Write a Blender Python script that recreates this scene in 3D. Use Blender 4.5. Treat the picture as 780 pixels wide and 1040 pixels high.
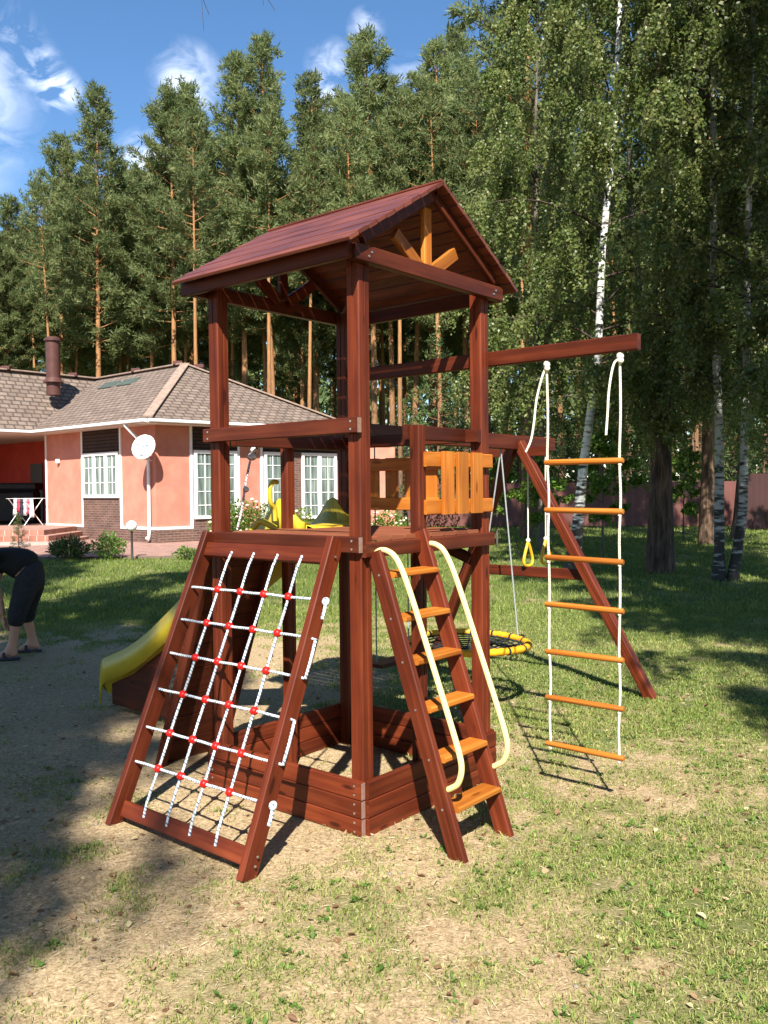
import bpy, bmesh, math, random
import numpy as np
from mathutils import Vector, Matrix
from math import sin, cos, pi, radians, sqrt, atan2

for o in list(bpy.data.objects):
    bpy.data.objects.remove(o)
S = bpy.context.scene
COL = S.collection

# ------------------------------------------------------------------ camera
F, PITCH, ROLL = 884.43, -.026, .0096
YAW, CU, CV, CH = .6975, -2.6529, -2.9984, 1.6086
ct, st = cos(PITCH), sin(PITCH)
c_, s_ = cos(ROLL), sin(ROLL)
R0 = Vector((1, 0, 0)); U0 = Vector((0, -st, ct)); F0 = Vector((0, ct, st))
rx = R0*c_ - U0*s_
ux = R0*s_ + U0*c_
cam = bpy.data.cameras.new('camera')
camo = bpy.data.objects.new('camera', cam); COL.objects.link(camo)
m = Matrix.Identity(4)
for i in range(3):
    m[i][0] = rx[i]; m[i][1] = ux[i]; m[i][2] = -F0[i]
m[2][3] = CH
camo.matrix_world = m
cam.sensor_fit = 'VERTICAL'; cam.sensor_height = 24.0
cam.lens = F/1040*24.0
cam.clip_start = .05; cam.clip_end = 2000
S.camera = camo

# ------------------------------------------------------------------ light
SUN_EL, SUN_AZ = radians(45), radians(-1.7)
W = bpy.data.worlds.new('World'); S.world = W; W.use_nodes = True
wn, wl = W.node_tree.nodes, W.node_tree.links
bg = wn['Background']
sky = wn.new('ShaderNodeTexSky'); sky.sky_type = 'NISHITA'; sky.sun_disc = False
sky.sun_elevation = SUN_EL; sky.sun_rotation = radians(180) + SUN_AZ
sky.air_density = 1.0; sky.dust_density = .05; sky.ozone_density = 3.5
bg.inputs['Strength'].default_value = .082
sun = bpy.data.lights.new('sun', 'SUN'); sun.energy = 5.0; sun.angle = radians(.53); sun.color = (1, .95, .86)
suno = bpy.data.objects.new('sun', sun); COL.objects.link(suno)
suno.rotation_euler = (radians(90)-SUN_EL, 0, SUN_AZ)
S.view_settings.view_transform = 'Standard'; S.view_settings.look = 'None'
S.view_settings.exposure = 1.25; S.view_settings.gamma = 1; S.view_settings.use_curve_mapping = False
S.cycles.max_bounces = 6; S.cycles.diffuse_bounces = 3; S.cycles.glossy_bounces = 3
S.cycles.transmission_bounces = 3; S.cycles.transparent_max_bounces = 4
S.cycles.caustics_reflective = False; S.cycles.caustics_refractive = False

# clouds: real directions in the sky, built into the world
def pixdir(px, py):
    dx, dy = px-390, py-520
    d = rx*dx - ux*dy + F0*F
    return d.normalized()
geo = wn.new('ShaderNodeTexCoord')
cn = wn.new('ShaderNodeTexNoise'); cn.inputs['Scale'].default_value = 19; cn.inputs['Detail'].default_value = 7
cn.inputs['Roughness'].default_value = .58; cn.inputs['Distortion'].default_value = .7
mp = wn.new('ShaderNodeMapping'); mp.inputs['Scale'].default_value = (1, 1, 1.4)
wl.new(geo.outputs['Generated'], mp.inputs['Vector']); wl.new(mp.outputs[0], cn.inputs['Vector'])
acc = None
for (px, py, rad, amp) in [(58, 90, .030, 1.0), (38, 66, .034, .62), (14, 38, .040, .45), (190, 82, .050, .5), (335, 66, .034, .5), (330, 95, .030, .6), (372, 28, .026, .4), (150, 168, .045, .9), (415, 95, .05, .4), (-160, 60, .2, .9), (900, 0, .25, .7)]:
    d = pixdir(px, py)
    sub = wn.new('ShaderNodeVectorMath'); sub.operation = 'DISTANCE'; sub.inputs[1].default_value = d
    wl.new(geo.outputs['Generated'], sub.inputs[0])
    mr = wn.new('ShaderNodeMapRange'); mr.interpolation_type = 'SMOOTHSTEP'
    mr.inputs['From Min'].default_value = rad; mr.inputs['From Max'].default_value = 0
    mr.inputs['To Min'].default_value = 0; mr.inputs['To Max'].default_value = amp
    wl.new(sub.outputs['Value'], mr.inputs['Value'])
    if acc is None: acc = mr.outputs[0]
    else:
        a = wn.new('ShaderNodeMath'); a.operation = 'MAXIMUM'
        wl.new(acc, a.inputs[0]); wl.new(mr.outputs[0], a.inputs[1]); acc = a.outputs[0]
mul = wn.new('ShaderNodeMath'); mul.operation = 'MULTIPLY_ADD'; mul.inputs[1].default_value = 1.0; mul.inputs[2].default_value = -.03
nm = wn.new('ShaderNodeMapRange'); nm.inputs['From Min'].default_value = .42; nm.inputs['From Max'].default_value = .66
wl.new(cn.outputs[0], nm.inputs['Value'])
wl.new(acc, mul.inputs[0])
m2 = wn.new('ShaderNodeMath'); m2.operation = 'MULTIPLY'; m2.use_clamp = True
wl.new(mul.outputs[0], m2.inputs[0]); wl.new(nm.outputs[0], m2.inputs[1])
m3 = wn.new('ShaderNodeMath'); m3.operation = 'MULTIPLY'; m3.use_clamp = True; m3.inputs[1].default_value = 1.3
wl.new(m2.outputs[0], m3.inputs[0])
mx = wn.new('ShaderNodeMixRGB'); mx.inputs['Color2'].default_value = (10.6, 11.0, 11.8, 1)
wl.new(m3.outputs[0], mx.inputs['Fac']); hsv = wn.new('ShaderNodeHueSaturation'); hsv.inputs['Saturation'].default_value = 1.14; hsv.inputs['Value'].default_value = 1.0; wl.new(sky.outputs[0], hsv.inputs['Color']); wl.new(hsv.outputs[0], mx.inputs['Color1'])
wl.new(mx.outputs[0], bg.inputs['Color'])

# ------------------------------------------------------------------ helpers
rng = random.Random(7)
def uvw(u, v, z=0.0):
    du, dv = u-CU, v-CV
    return Vector((-cos(YAW)*du+sin(YAW)*dv, sin(YAW)*du+cos(YAW)*dv, z))
def P(u, v, z): return Vector((v, u, z))          # tower-local coordinates
TOW = uvw(0, 0); TROT = pi/2-YAW

def tag(o, label=None, cat=None, group=None, kind=None):
    if label: o['label'] = label
    if cat: o['category'] = cat
    if group: o['group'] = group
    if kind: o['kind'] = kind
    return o
def empty(name, loc=(0, 0, 0), rz=0, label=None, cat=None, group=None):
    o = bpy.data.objects.new(name, None); COL.objects.link(o)
    o.location = loc; o.rotation_euler = (0, 0, rz); o.empty_display_size = .2
    return tag(o, label, cat, group)
def link(name, me, parent=None, loc=None):
    o = bpy.data.objects.new(name, me); COL.objects.link(o)
    if parent is not None: o.parent = parent
    if loc is not None: o.location = loc
    return o

class MB:
    def __init__(s): s.v = []; s.f = []; s.uv = []; s.sm = []; s.mi = []
    def poly(s, vs, fs, uvs, smooth=False, mi=0):
        b = len(s.v); s.v += [tuple(x) for x in vs]
        for f, uvf in zip(fs, uvs):
            s.f.append([b+i for i in f]); s.uv.append(uvf); s.sm.append(smooth); s.mi.append(mi)
    def beam(s, p0, p1, w, t, up=(0, 0, 1), ch=.004, prof=None, mi=0):
        """w: size along side (d x up), t: size along up"""
        p0, p1 = Vector(p0), Vector(p1); d = (p1-p0); L = d.length; d.normalize()
        up = Vector(up); sd = d.cross(up).normalized(); up = sd.cross(d).normalized()
        if prof is None:
            a, b = w/2, t/2; c = min(ch, a*.45, b*.45)
            prof = [(-a+c, -b), (a-c, -b), (a, -b+c), (a, b-c), (a-c, b), (-a+c, b), (-a, b-c), (-a, -b+c)]
        n = len(prof); vs = [p0+sd*x+up*y for x, y in prof]+[p1+sd*x+up*y for x, y in prof]
        fs = []; uvs = []; ou, ov = rng.random()*30, rng.random()*30; acc = 0
        for i in range(n):
            j = (i+1) % n; e = sqrt((prof[i][0]-prof[j][0])**2+(prof[i][1]-prof[j][1])**2)
            fs.append([i, j, n+j, n+i]); uvs.append([(ou, ov+acc), (ou, ov+acc+e), (ou+L, ov+acc+e), (ou+L, ov+acc)]); acc += e
        fs.append(list(range(n))[::-1]); uvs.append([(ou+prof[i][0]*.3, ov+prof[i][1]) for i in range(n)][::-1])
        fs.append([n+i for i in range(n)]); uvs.append([(ou+prof[i][0]*.3, ov+prof[i][1]) for i in range(n)])
        s.poly(vs, fs, uvs, mi=mi); return s
    def box(s, lo, hi, ch=.004, mi=0):
        lo, hi = Vector(lo), Vector(hi); c = (lo+hi)/2; sz = hi-lo
        k = max(range(3), key=lambda i: abs(sz[i]))
        a = c.copy(); b = c.copy(); a[k] = lo[k]; b[k] = hi[k]
        if k == 2: s.beam(a, b, sz[0], sz[1], (0, 1, 0), ch, mi=mi)
        elif k == 0: s.beam(a, b, sz[1], sz[2], (0, 0, 1), ch, mi=mi)
        else: s.beam(a, b, sz[0], sz[2], (0, 0, 1), ch, mi=mi)
        return s
    def tube(s, pts, r, n=8, cap=True, mi=0):
        pts = [Vector(p) for p in pts]; k = len(pts)
        rs = r if isinstance(r, (list, tuple)) else [r]*k
        T = []
        for i in range(k):
            t = pts[min(i+1, k-1)]-pts[max(i-1, 0)]; T.append(t.normalized())
        ref = Vector((0, 0, 1)) if abs(T[0].z) < .9 else Vector((1, 0, 0))
        nx = T[0].cross(ref).normalized(); vs = []; Ls = [0]
        for i in range(k):
            nx = (nx-T[i]*nx.dot(T[i])).normalized(); ny = T[i].cross(nx)
            for j in range(n):
                a = 2*pi*j/n; vs.append(pts[i]+(nx*cos(a)+ny*sin(a))*rs[i])
            if i: Ls.append(Ls[-1]+(pts[i]-pts[i-1]).length)
        fs = []; uvs = []
        for i in range(k-1):
            for j in range(n):
                j2 = (j+1) % n
                fs.append([i*n+j, i*n+j2, (i+1)*n+j2, (i+1)*n+j])
                uvs.append([(Ls[i], j/n), (Ls[i], (j+1)/n), (Ls[i+1], (j+1)/n), (Ls[i+1], j/n)])
        s.poly(vs, fs, uvs, True, mi)
        if cap:
            s.poly(vs[:n], [list(range(n))[::-1]], [[(0, 0)]*n], mi=mi); s.poly(vs[-n:], [list(range(n))], [[(0, 0)]*n], mi=mi)
        return s
    def sphere(s, c, r, nu=10, nv=6, sc=(1, 1, 1), mi=0):
        c = Vector(c); vs = []; fs = []; uvs = []
        for i in range(nv+1):
            th = pi*i/nv
            for j in range(nu):
                ph = 2*pi*j/nu
                vs.append(c+Vector((sin(th)*cos(ph)*sc[0], sin(th)*sin(ph)*sc[1], cos(th)*sc[2]))*r)
        for i in range(nv):
            for j in range(nu):
                j2 = (j+1) % nu; f = [i*nu+j, (i+1)*nu+j, (i+1)*nu+j2, i*nu+j2]
                fs.append(f); uvs.append([(j/nu, i/nv)]*4)
        s.poly(vs, fs, uvs, True, mi); return s
    def quad(s, a, b, c, d, su=1, sv=1, mi=0):
        a, b, c, d = map(Vector, (a, b, c, d)); lu = (b-a).length; lv = (d-a).length
        s.poly([a, b, c, d], [[0, 1, 2, 3]], [[(0, 0), (lu, 0), (lu, lv), (0, lv)]], mi=mi); return s
    def slab(s, pts, t, nrm=None, mi=0):
        """planar polygon pts thickened by t along the normal, uv planar along first edge"""
        pts = [Vector(p) for p in pts]; n = len(pts)
        N = (pts[1]-pts[0]).cross(pts[-1]-pts[0]).normalized() if nrm is None else Vector(nrm).normalized()
        e = (pts[1]-pts[0]).normalized(); g = N.cross(e)
        uv = [((p-pts[0]).dot(e), (p-pts[0]).dot(g)) for p in pts]
        lo = [p-N*t for p in pts]; vs = pts+lo
        fs = [list(range(n)), [n+i for i in range(n)][::-1]]; uvs = [uv, uv[::-1]]
        for i in range(n):
            j = (i+1) % n; fs.append([j, i, n+i, n+j]); uvs.append([uv[j], uv[i], uv[i], uv[j]])
        s.poly(vs, fs, uvs, mi=mi); return s
    def mesh(s, name, mats):
        me = bpy.data.meshes.new(name); me.from_pydata(s.v, [], s.f)
        uvl = me.uv_layers.new(name='UVMap'); flat = [c for f in s.uv for uv in f for c in uv]
        uvl.data.foreach_set('uv', flat)
        me.polygons.foreach_set('use_smooth', s.sm); me.polygons.foreach_set('material_index', s.mi)
        for mm in (mats if isinstance(mats, (list, tuple)) else [mats]): me.materials.append(mm)
        me.update(); return me
    def build(s, name, mats, parent=None, loc=None): return link(name, s.mesh(name, mats), parent, loc)

# ------------------------------------------------------------------ materials
def mat(name):
    mm = bpy.data.materials.new(name); mm.use_nodes = True
    n, l = mm.node_tree.nodes, mm.node_tree.links
    return mm, n, l, n['Principled BSDF']
def ramp(n, stops):
    r = n.new('ShaderNodeValToRGB'); e = r.color_ramp.elements
    while len(e) < len(stops): e.new(.5)
    for x, (p, c) in zip(e, stops): x.position = p; x.color = (*c, 1)
    return r
def bump(n, l, src, bs, dist=.01, strength=.5):
    b = n.new('ShaderNodeBump'); b.inputs['Distance'].default_value = dist; b.inputs['Strength'].default_value = strength
    l.new(src, b.inputs['Height']); l.new(b.outputs[0], bs.inputs['Normal'])
def wood(name, stops, rough=.46, sc=(1.6, 30, 1), spec=.22, knots=True):
    mm, n, l, bs = mat(name)
    tc = n.new('ShaderNodeUVMap'); tc.uv_map = 'UVMap'
    oi = n.new('ShaderNodeObjectInfo')
    ad = n.new('ShaderNodeVectorMath'); ad.operation = 'MULTIPLY_ADD'
    cx = n.new('ShaderNodeCombineXYZ'); mu = n.new('ShaderNodeMath'); mu.operation = 'MULTIPLY'; mu.inputs[1].default_value = 37
    l.new(oi.outputs['Random'], mu.inputs[0]); l.new(mu.outputs[0], cx.inputs[0]); l.new(mu.outputs[0], cx.inputs[2])
    ad.inputs[1].default_value = (1, 1, 1); l.new(tc.outputs[0], ad.inputs[0]); l.new(cx.outputs[0], ad.inputs[2])
    mp = n.new('ShaderNodeMapping'); mp.inputs['Scale'].default_value = sc; l.new(ad.outputs[0], mp.inputs[0])
    nz = n.new('ShaderNodeTexNoise'); nz.inputs['Scale'].default_value = 1; nz.inputs['Detail'].default_value = 5; nz.inputs['Distortion'].default_value = .6
    l.new(mp.outputs[0], nz.inputs['Vector'])
    mp2 = n.new('ShaderNodeMapping'); mp2.inputs['Scale'].default_value = (3, 7, 1); l.new(ad.outputs[0], mp2.inputs[0])
    n2 = n.new('ShaderNodeTexNoise'); n2.inputs['Scale'].default_value = 1; n2.inputs['Detail'].default_value = 3; l.new(mp2.outputs[0], n2.inputs['Vector'])
    mixf = n.new('ShaderNodeMath'); mixf.operation = 'MULTIPLY_ADD'; mixf.inputs[1].default_value = .6
    ml = n.new('ShaderNodeMath'); ml.operation = 'MULTIPLY'; ml.inputs[1].default_value = .4
    l.new(n2.outputs[0], ml.inputs[0]); l.new(nz.outputs[0], mixf.inputs[0]); l.new(ml.outputs[0], mixf.inputs[2])
    r = ramp(n, stops)
    mk = n.new('ShaderNodeMapping'); mk.inputs['Scale'].default_value = (2.6, 10, 1); l.new(ad.outputs[0], mk.inputs[0])
    vo = n.new('ShaderNodeTexVoronoi'); vo.inputs['Scale'].default_value = 1.0; l.new(mk.outputs[0], vo.inputs['Vector'])
    kr = n.new('ShaderNodeMapRange'); kr.inputs['From Min'].default_value = .05; kr.inputs['From Max'].default_value = .13; kr.inputs['To Min'].default_value = .34; kr.inputs['To Max'].default_value = 0; l.new(vo.outputs['Distance'], kr.inputs[0])
    ks = n.new('ShaderNodeMath'); ks.operation = 'SUBTRACT'; l.new(mixf.outputs[0], ks.inputs[0]); l.new(kr.outputs[0], ks.inputs[1])
    l.new(ks.outputs[0], r.inputs[0])
    hs = n.new('ShaderNodeHueSaturation'); vr = n.new('ShaderNodeMapRange'); vr.inputs['To Min'].default_value = .74; vr.inputs['To Max'].default_value = 1.2
    l.new(oi.outputs['Random'], vr.inputs[0]); l.new(vr.outputs[0], hs.inputs['Value']); l.new(r.outputs[0], hs.inputs['Color'])
    l.new(hs.outputs[0], bs.inputs['Base Color'])
    rr = n.new('ShaderNodeMapRange'); rr.inputs['To Min'].default_value = rough-.08; rr.inputs['To Max'].default_value = rough+.14
    l.new(n2.outputs[0], rr.inputs[0]); l.new(rr.outputs[0], bs.inputs['Roughness'])
    bs.inputs['Specular IOR Level'].default_value = spec
    bump(n, l, nz.outputs[0], bs, .0025, .5)
    return mm
def noisy(name, stops, scale=8, rough=.7, bmp=0, coord='Object', spec=.3, detail=4, metal=0):
    mm, n, l, bs = mat(name)
    tc = n.new('ShaderNodeTexCoord'); nz = n.new('ShaderNodeTexNoise'); nz.inputs['Scale'].default_value = scale; nz.inputs['Detail'].default_value = detail
    l.new(tc.outputs[coord], nz.inputs['Vector']); r = ramp(n, stops); l.new(nz.outputs[0], r.inputs[0])
    l.new(r.outputs[0], bs.inputs['Base Color']); bs.inputs['Roughness'].default_value = rough
    bs.inputs['Specular IOR Level'].default_value = spec; bs.inputs['Metallic'].default_value = metal
    if bmp: bump(n, l, nz.outputs[0], bs, bmp, .6)
    return mm
def solid2(name, c, var=.12, **k):
    a = tuple(x*(1-var) for x in c); b = tuple(min(1, x*(1+var)) for x in c)
    return noisy(name, [(.3, a), (.7, b)], **k)
M = {}
M['redwood'] = wood('stained_redwood', [(.26, (.034, .0065, .003)), (.5, (.108, .019, .0065)), (.74, (.19, .040, .013))])
M['darkwood'] = wood('stained_dark_board', [(.26, (.026, .0055, .003)), (.5, (.072, .0145, .006)), (.74, (.13, .030, .012))], rough=.45)
M['roofwood'] = wood('roof_board', [(.25, (.026, .008, .005)), (.45, (.095, .024, .013)), (.75, (.21, .062, .036))], rough=.36, spec=.4, sc=(2.2, 18, 1))
M['deckwood'] = wood('deck_board', [(.25, (.13, .03, .015)), (.5, (.24, .075, .035)), (.75, (.34, .13, .065))], rough=.6)
M['orange'] = wood('orange_larch', [(.25, (.20, .05, .008)), (.5, (.38, .12, .016)), (.75, (.55, .215, .038))], rough=.4)
M['endgrain'] = solid2('grey_endgrain', (.23, .14, .11), scale=60, rough=.8)
M['screw'] = solid2('zinc_screw', (.6, .6, .58), scale=30, rough=.35, metal=.9)
M['cream'] = solid2('cream_painted_steel', (.80, .68, .28), .03, scale=4, rough=.32, spec=.5)
M['yellow'] = solid2('yellow_plastic', (.50, .37, .025), .12, scale=3, rough=.38, spec=.5)
M['yellowpad'] = solid2('yellow_padding', (.72, .34, .012), .2, scale=28, rough=.5)
M['ringyellow'] = solid2('yellow_ring', (.75, .40, .02), .05, scale=5, rough=.35)
M['blackrope'] = solid2('black_rope', (.02, .02, .022), .3, scale=80, rough=.8)
M['redplastic'] = solid2('red_plastic', (.62, .010, .006), .05, scale=6, rough=.4, spec=.3)
M['chain'] = solid2('grey_cord', (.25, .26, .26), .2, scale=60, rough=.6)
def ropemat(name, base, fleck, freq=55, frac=.42):
    mm, n, l, bs = mat(name)
    uv = n.new('ShaderNodeUVMap'); uv.uv_map = 'UVMap'; sp = n.new('ShaderNodeSeparateXYZ'); l.new(uv.outputs[0], sp.inputs[0])
    a = n.new('ShaderNodeMath'); a.operation = 'MULTIPLY_ADD'; a.inputs[1].default_value = freq; l.new(sp.outputs[0], a.inputs[0]); l.new(sp.outputs[1], a.inputs[2])
    fr = n.new('ShaderNodeMath'); fr.operation = 'FRACT'; l.new(a.outputs[0], fr.inputs[0])
    g = n.new('ShaderNodeMath'); g.operation = 'LESS_THAN'; g.inputs[1].default_value = frac; l.new(fr.outputs[0], g.inputs[0])
    tcn = n.new('ShaderNodeTexCoord'); q = n.new('ShaderNodeTexNoise'); q.inputs['Scale'].default_value = 70; q.inputs['Detail'].default_value = 2; l.new(tcn.outputs['Object'], q.inputs['Vector'])
    qm = n.new('ShaderNodeMapRange'); qm.inputs['From Min'].default_value = .35; qm.inputs['From Max'].default_value = .6; qm.inputs['To Min'].default_value = .15; l.new(q.outputs[0], qm.inputs[0])
    gm_ = n.new('ShaderNodeMath'); gm_.operation = 'MULTIPLY'; l.new(g.outputs[0], gm_.inputs[0]); l.new(qm.outputs[0], gm_.inputs[1])
    mx = n.new('ShaderNodeMixRGB'); mx.inputs[1].default_value = (*base, 1); mx.inputs[2].default_value = (*fleck, 1); l.new(gm_.outputs[0], mx.inputs[0])
    l.new(mx.outputs[0], bs.inputs['Base Color']); bs.inputs['Roughness'].default_value = .75
    bump(n, l, fr.outputs[0], bs, .002, .6)
    return mm
M['netrope'] = ropemat('blue_white_rope', (.66, .69, .72), (.06, .12, .20), 62, .5)
M['whiterope'] = ropemat('white_rope', (.78, .74, .62), (.48, .43, .33), 60, .35)
M['specklerope'] = ropemat('black_white_rope', (.66, .60, .60), (.06, .03, .035), 62, .5)

# ------------------------------------------------------------------ noise for ground cover (numpy)
def vnoise(x, y, sc, seed):
    r = np.random.RandomState(seed); g = r.rand(128, 128)
    X = np.asarray(x)*sc+1000.3; Y = np.asarray(y)*sc+1000.7
    xi = np.floor(X).astype(int); yi = np.floor(Y).astype(int); fx = X-xi; fy = Y-yi
    fx = fx*fx*(3-2*fx); fy = fy*fy*(3-2*fy)
    a = g[xi % 128, yi % 128]; b = g[(xi+1) % 128, yi % 128]; c = g[xi % 128, (yi+1) % 128]; d = g[(xi+1) % 128, (yi+1) % 128]
    return (a*(1-fx)+b*fx)*(1-fy)+(c*(1-fx)+d*fx)*fy
def fbm(x, y, sc, seed): return .5*vnoise(x, y, sc, seed)+.3*vnoise(x, y, sc*2.1, seed+1)+.2*vnoise(x, y, sc*4.3, seed+2)
def smooth(a, b, x): t = np.clip((x-a)/(b-a), 0, 1); return t*t*(3-2*t)
def grass_density(x, y):
    """0 = bare dry soil, 1 = closed turf"""
    x = np.asarray(x, float); y = np.asarray(y, float)
    n = fbm(x, y, 1.1, 11); n2 = fbm(x, y, .35, 31); n3 = fbm(x, y, 4.0, 51)
    far = smooth(6.0, 12.0, y)
    base = .40+.20*smooth(-.6, 1.2, x)*(1-far)+.42*far+.16*smooth(5, 7.5, y)*smooth(-.3, 1, x)*(1-far)
    base = base-.20*smooth(.1, -1.2, x)*(1-smooth(8, 12, y))
    d = base+(n-.5)*.65+(n2-.5)*.4+(n3-.5)*.75
    # worn ground under the tower
    du = np.abs(x-(-.15)); dv = np.abs(y-4.6)
    d = d-.18*smooth(1.6, .4, np.sqrt(du**2+dv**2))
    return np.clip(d, 0, 1)
def ground_z(x, y):
    return (fbm(x, y, 1.6, 71)-.5)*.035*smooth(0, 1, y)*smooth(40, 20, y)

# ------------------------------------------------------------------ ground
def axis(lo, f0, f1, hi, step, coarse):
    a = list(np.arange(f0, f1+1e-6, step)); x = f0; s = step; L = []
    while x > lo: s *= coarse; x -= s; L.append(x)
    x = a[-1]; s = step; Rr = []
    while x < hi: s *= coarse; x += s; Rr.append(x)
    return np.array(L[::-1]+a+Rr)
gx = axis(-320, -5, 6, 320, .075, 1.12); gy = axis(-200, 2.2, 11, 420, .075, 1.1)
GX, GY = np.meshgrid(gx, gy); GZ = ground_z(GX, GY); GD = grass_density(GX, GY)
nx_, ny_ = len(gx), len(gy)
co = np.stack([GX.ravel(), GY.ravel(), GZ.ravel()], 1)
ii = np.arange(nx_*ny_).reshape(ny_, nx_)
quads = np.stack([ii[:-1, :-1].ravel(), ii[:-1, 1:].ravel(), ii[1:, 1:].ravel(), ii[1:, :-1].ravel()], 1)
def npmesh(name, co, faces, k, mats, attrs=None, smooth=False):
    me = bpy.data.meshes.new(name); me.vertices.add(len(co)); me.vertices.foreach_set('co', np.asarray(co, np.float32).ravel())
    nf = len(faces); me.loops.add(nf*k); me.polygons.add(nf)
    me.loops.foreach_set('vertex_index', np.asarray(faces, np.int32).ravel())
    me.polygons.foreach_set('loop_start', np.arange(0, nf*k, k, dtype=np.int32))
    if smooth: me.polygons.foreach_set('use_smooth', np.ones(nf, bool))
    for nm_, (dom, arr) in (attrs or {}).items():
        at = me.attributes.new(nm_, 'FLOAT', dom); at.data.foreach_set('value', np.asarray(arr, np.float32).ravel())
    for mm in (mats if isinstance(mats, (list, tuple)) else [mats]): me.materials.append(mm)
    me.update(calc_edges=True); me.validate(); return me
mm, n, l, bs = mat('dry_soil_and_turf')
tc = n.new('ShaderNodeTexCoord')
def nz(scale, detail=5, rough=.6):
    q = n.new('ShaderNodeTexNoise'); q.inputs['Scale'].default_value = scale; q.inputs['Detail'].default_value = detail; q.inputs['Roughness'].default_value = rough
    l.new(tc.outputs['Object'], q.inputs['Vector']); return q
na, nb, nc, nd = nz(1.3), nz(14, 6, .7), nz(90, 4, .7), nz(34, 6, .75)
soil = ramp(n, [(.30, (.078, .050, .028)), (.42, (.225, .160, .090)), (.54, (.385, .295, .18)), (.70, (.60, .50, .335))])
t1 = n.new('ShaderNodeMath'); t1.operation = 'MULTIPLY_ADD'; t1.inputs[1].default_value = .5
t2 = n.new('ShaderNodeMath'); t2.operation = 'MULTIPLY'; t2.inputs[1].default_value = .5
l.new(nc.outputs[0], t2.inputs[0]); l.new(nd.outputs[0], t1.inputs[0]); l.new(t2.outputs[0], t1.inputs[2]); l.new(t1.outputs[0], soil.inputs[0])
tone = ramp(n, [(.3, (.92, .88, .84)), (.7, (1.18, 1.16, 1.13))]); l.new(na.outputs[0], tone.inputs[0])
mt = n.new('ShaderNodeMixRGB'); mt.blend_type = 'MULTIPLY'; mt.inputs[0].default_value = 1; l.new(soil.outputs[0], mt.inputs[1]); l.new(tone.outputs[0], mt.inputs[2])
green = ramp(n, [(.3, (.040, .060, .014)), (.5, (.085, .115, .030)), (.7, (.17, .18, .065))]); l.new(t1.outputs[0], green.inputs[0])
at = n.new('ShaderNodeAttribute'); at.attribute_name = 'grass'
gm = n.new('ShaderNodeMath'); gm.operation = 'MULTIPLY_ADD'; gm.inputs[1].default_value = .55; l.new(nb.outputs[0], gm.inputs[0])
g2 = n.new('ShaderNodeMath'); g2.operation = 'SUBTRACT'; g2.inputs[1].default_value = .27; l.new(at.outputs['Fac'], g2.inputs[0]); l.new(g2.outputs[0], gm.inputs[2])
gr_ = n.new('ShaderNodeMapRange'); gr_.interpolation_type = 'SMOOTHSTEP'; gr_.inputs['From Min'].default_value = .32; gr_.inputs['From Max'].default_value = .80; gr_.inputs['To Max'].default_value = .9
l.new(gm.outputs[0], gr_.inputs[0])
mg = n.new('ShaderNodeMixRGB'); l.new(gr_.outputs[0], mg.inputs[0]); l.new(mt.outputs[0], mg.inputs[1]); l.new(green.outputs[0], mg.inputs[2])
l.new(mg.outputs[0], bs.inputs['Base Color']); bs.inputs['Roughness'].default_value = .95; bs.inputs['Specular IOR Level'].default_value = .1
bump(n, l, t1.outputs[0], bs, .012, .7)
ground = link('ground', npmesh('ground', co, quads, 4, mm, {'grass': ('POINT', GD)}, True)); ground['kind'] = 'structure'

# paved path in front of the house
def brickmat(name, c1, c2, mortar, bw, bh, ms=.012, coord='UV', rough=.8, off=.5, bmpd=.01):
    mm, n, l, bs = mat(name); tc = n.new('ShaderNodeTexCoord')
    b = n.new('ShaderNodeTexBrick'); b.inputs['Color1'].default_value = (*c1, 1); b.inputs['Color2'].default_value = (*c2, 1); b.inputs['Mortar'].default_value = (*mortar, 1)
    b.inputs['Scale'].default_value = 1; b.inputs['Brick Width'].default_value = bw; b.inputs['Row Height'].default_value = bh; b.inputs['Mortar Size'].default_value = ms; b.offset = off
    l.new(tc.outputs[coord], b.inputs['Vector'])
    q = n.new('ShaderNodeTexNoise'); q.inputs['Scale'].default_value = 3; q.inputs['Detail'].default_value = 6; l.new(tc.outputs[coord], q.inputs['Vector'])
    r = ramp(n, [(.3, (.75, .75, .75)), (.7, (1.15, 1.12, 1.1))]); l.new(q.outputs[0], r.inputs[0])
    mx = n.new('ShaderNodeMixRGB'); mx.blend_type = 'MULTIPLY'; mx.inputs[0].default_value = 1; l.new(b.outputs[0], mx.inputs[1]); l.new(r.outputs[0], mx.inputs[2])
    l.new(mx.outputs[0], bs.inputs['Base Color']); bs.inputs['Roughness'].default_value = rough; bs.inputs['Specular IOR Level'].default_value = .25
    inv = n.new('ShaderNodeMath'); inv.operation = 'SUBTRACT'; inv.inputs[0].default_value = 1; l.new(b.outputs['Fac'], inv.inputs[1]); bump(n, l, inv.outputs[0], bs, bmpd, .6)
    return mm
M['paver'] = brickmat('pink_paver', (.36, .20, .16), (.44, .27, .22), (.16, .11, .09), .2, .1)
mb = MB(); mb.slab([(-30, 20.9, .06), (-3.4, 20.9, .06), (-.6, 28, .06), (2.0, 31.5, .06), (-30, 31.5, .06)], .09)
o = mb.build('paved_path', M['paver']); o['kind'] = 'structure'

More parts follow.
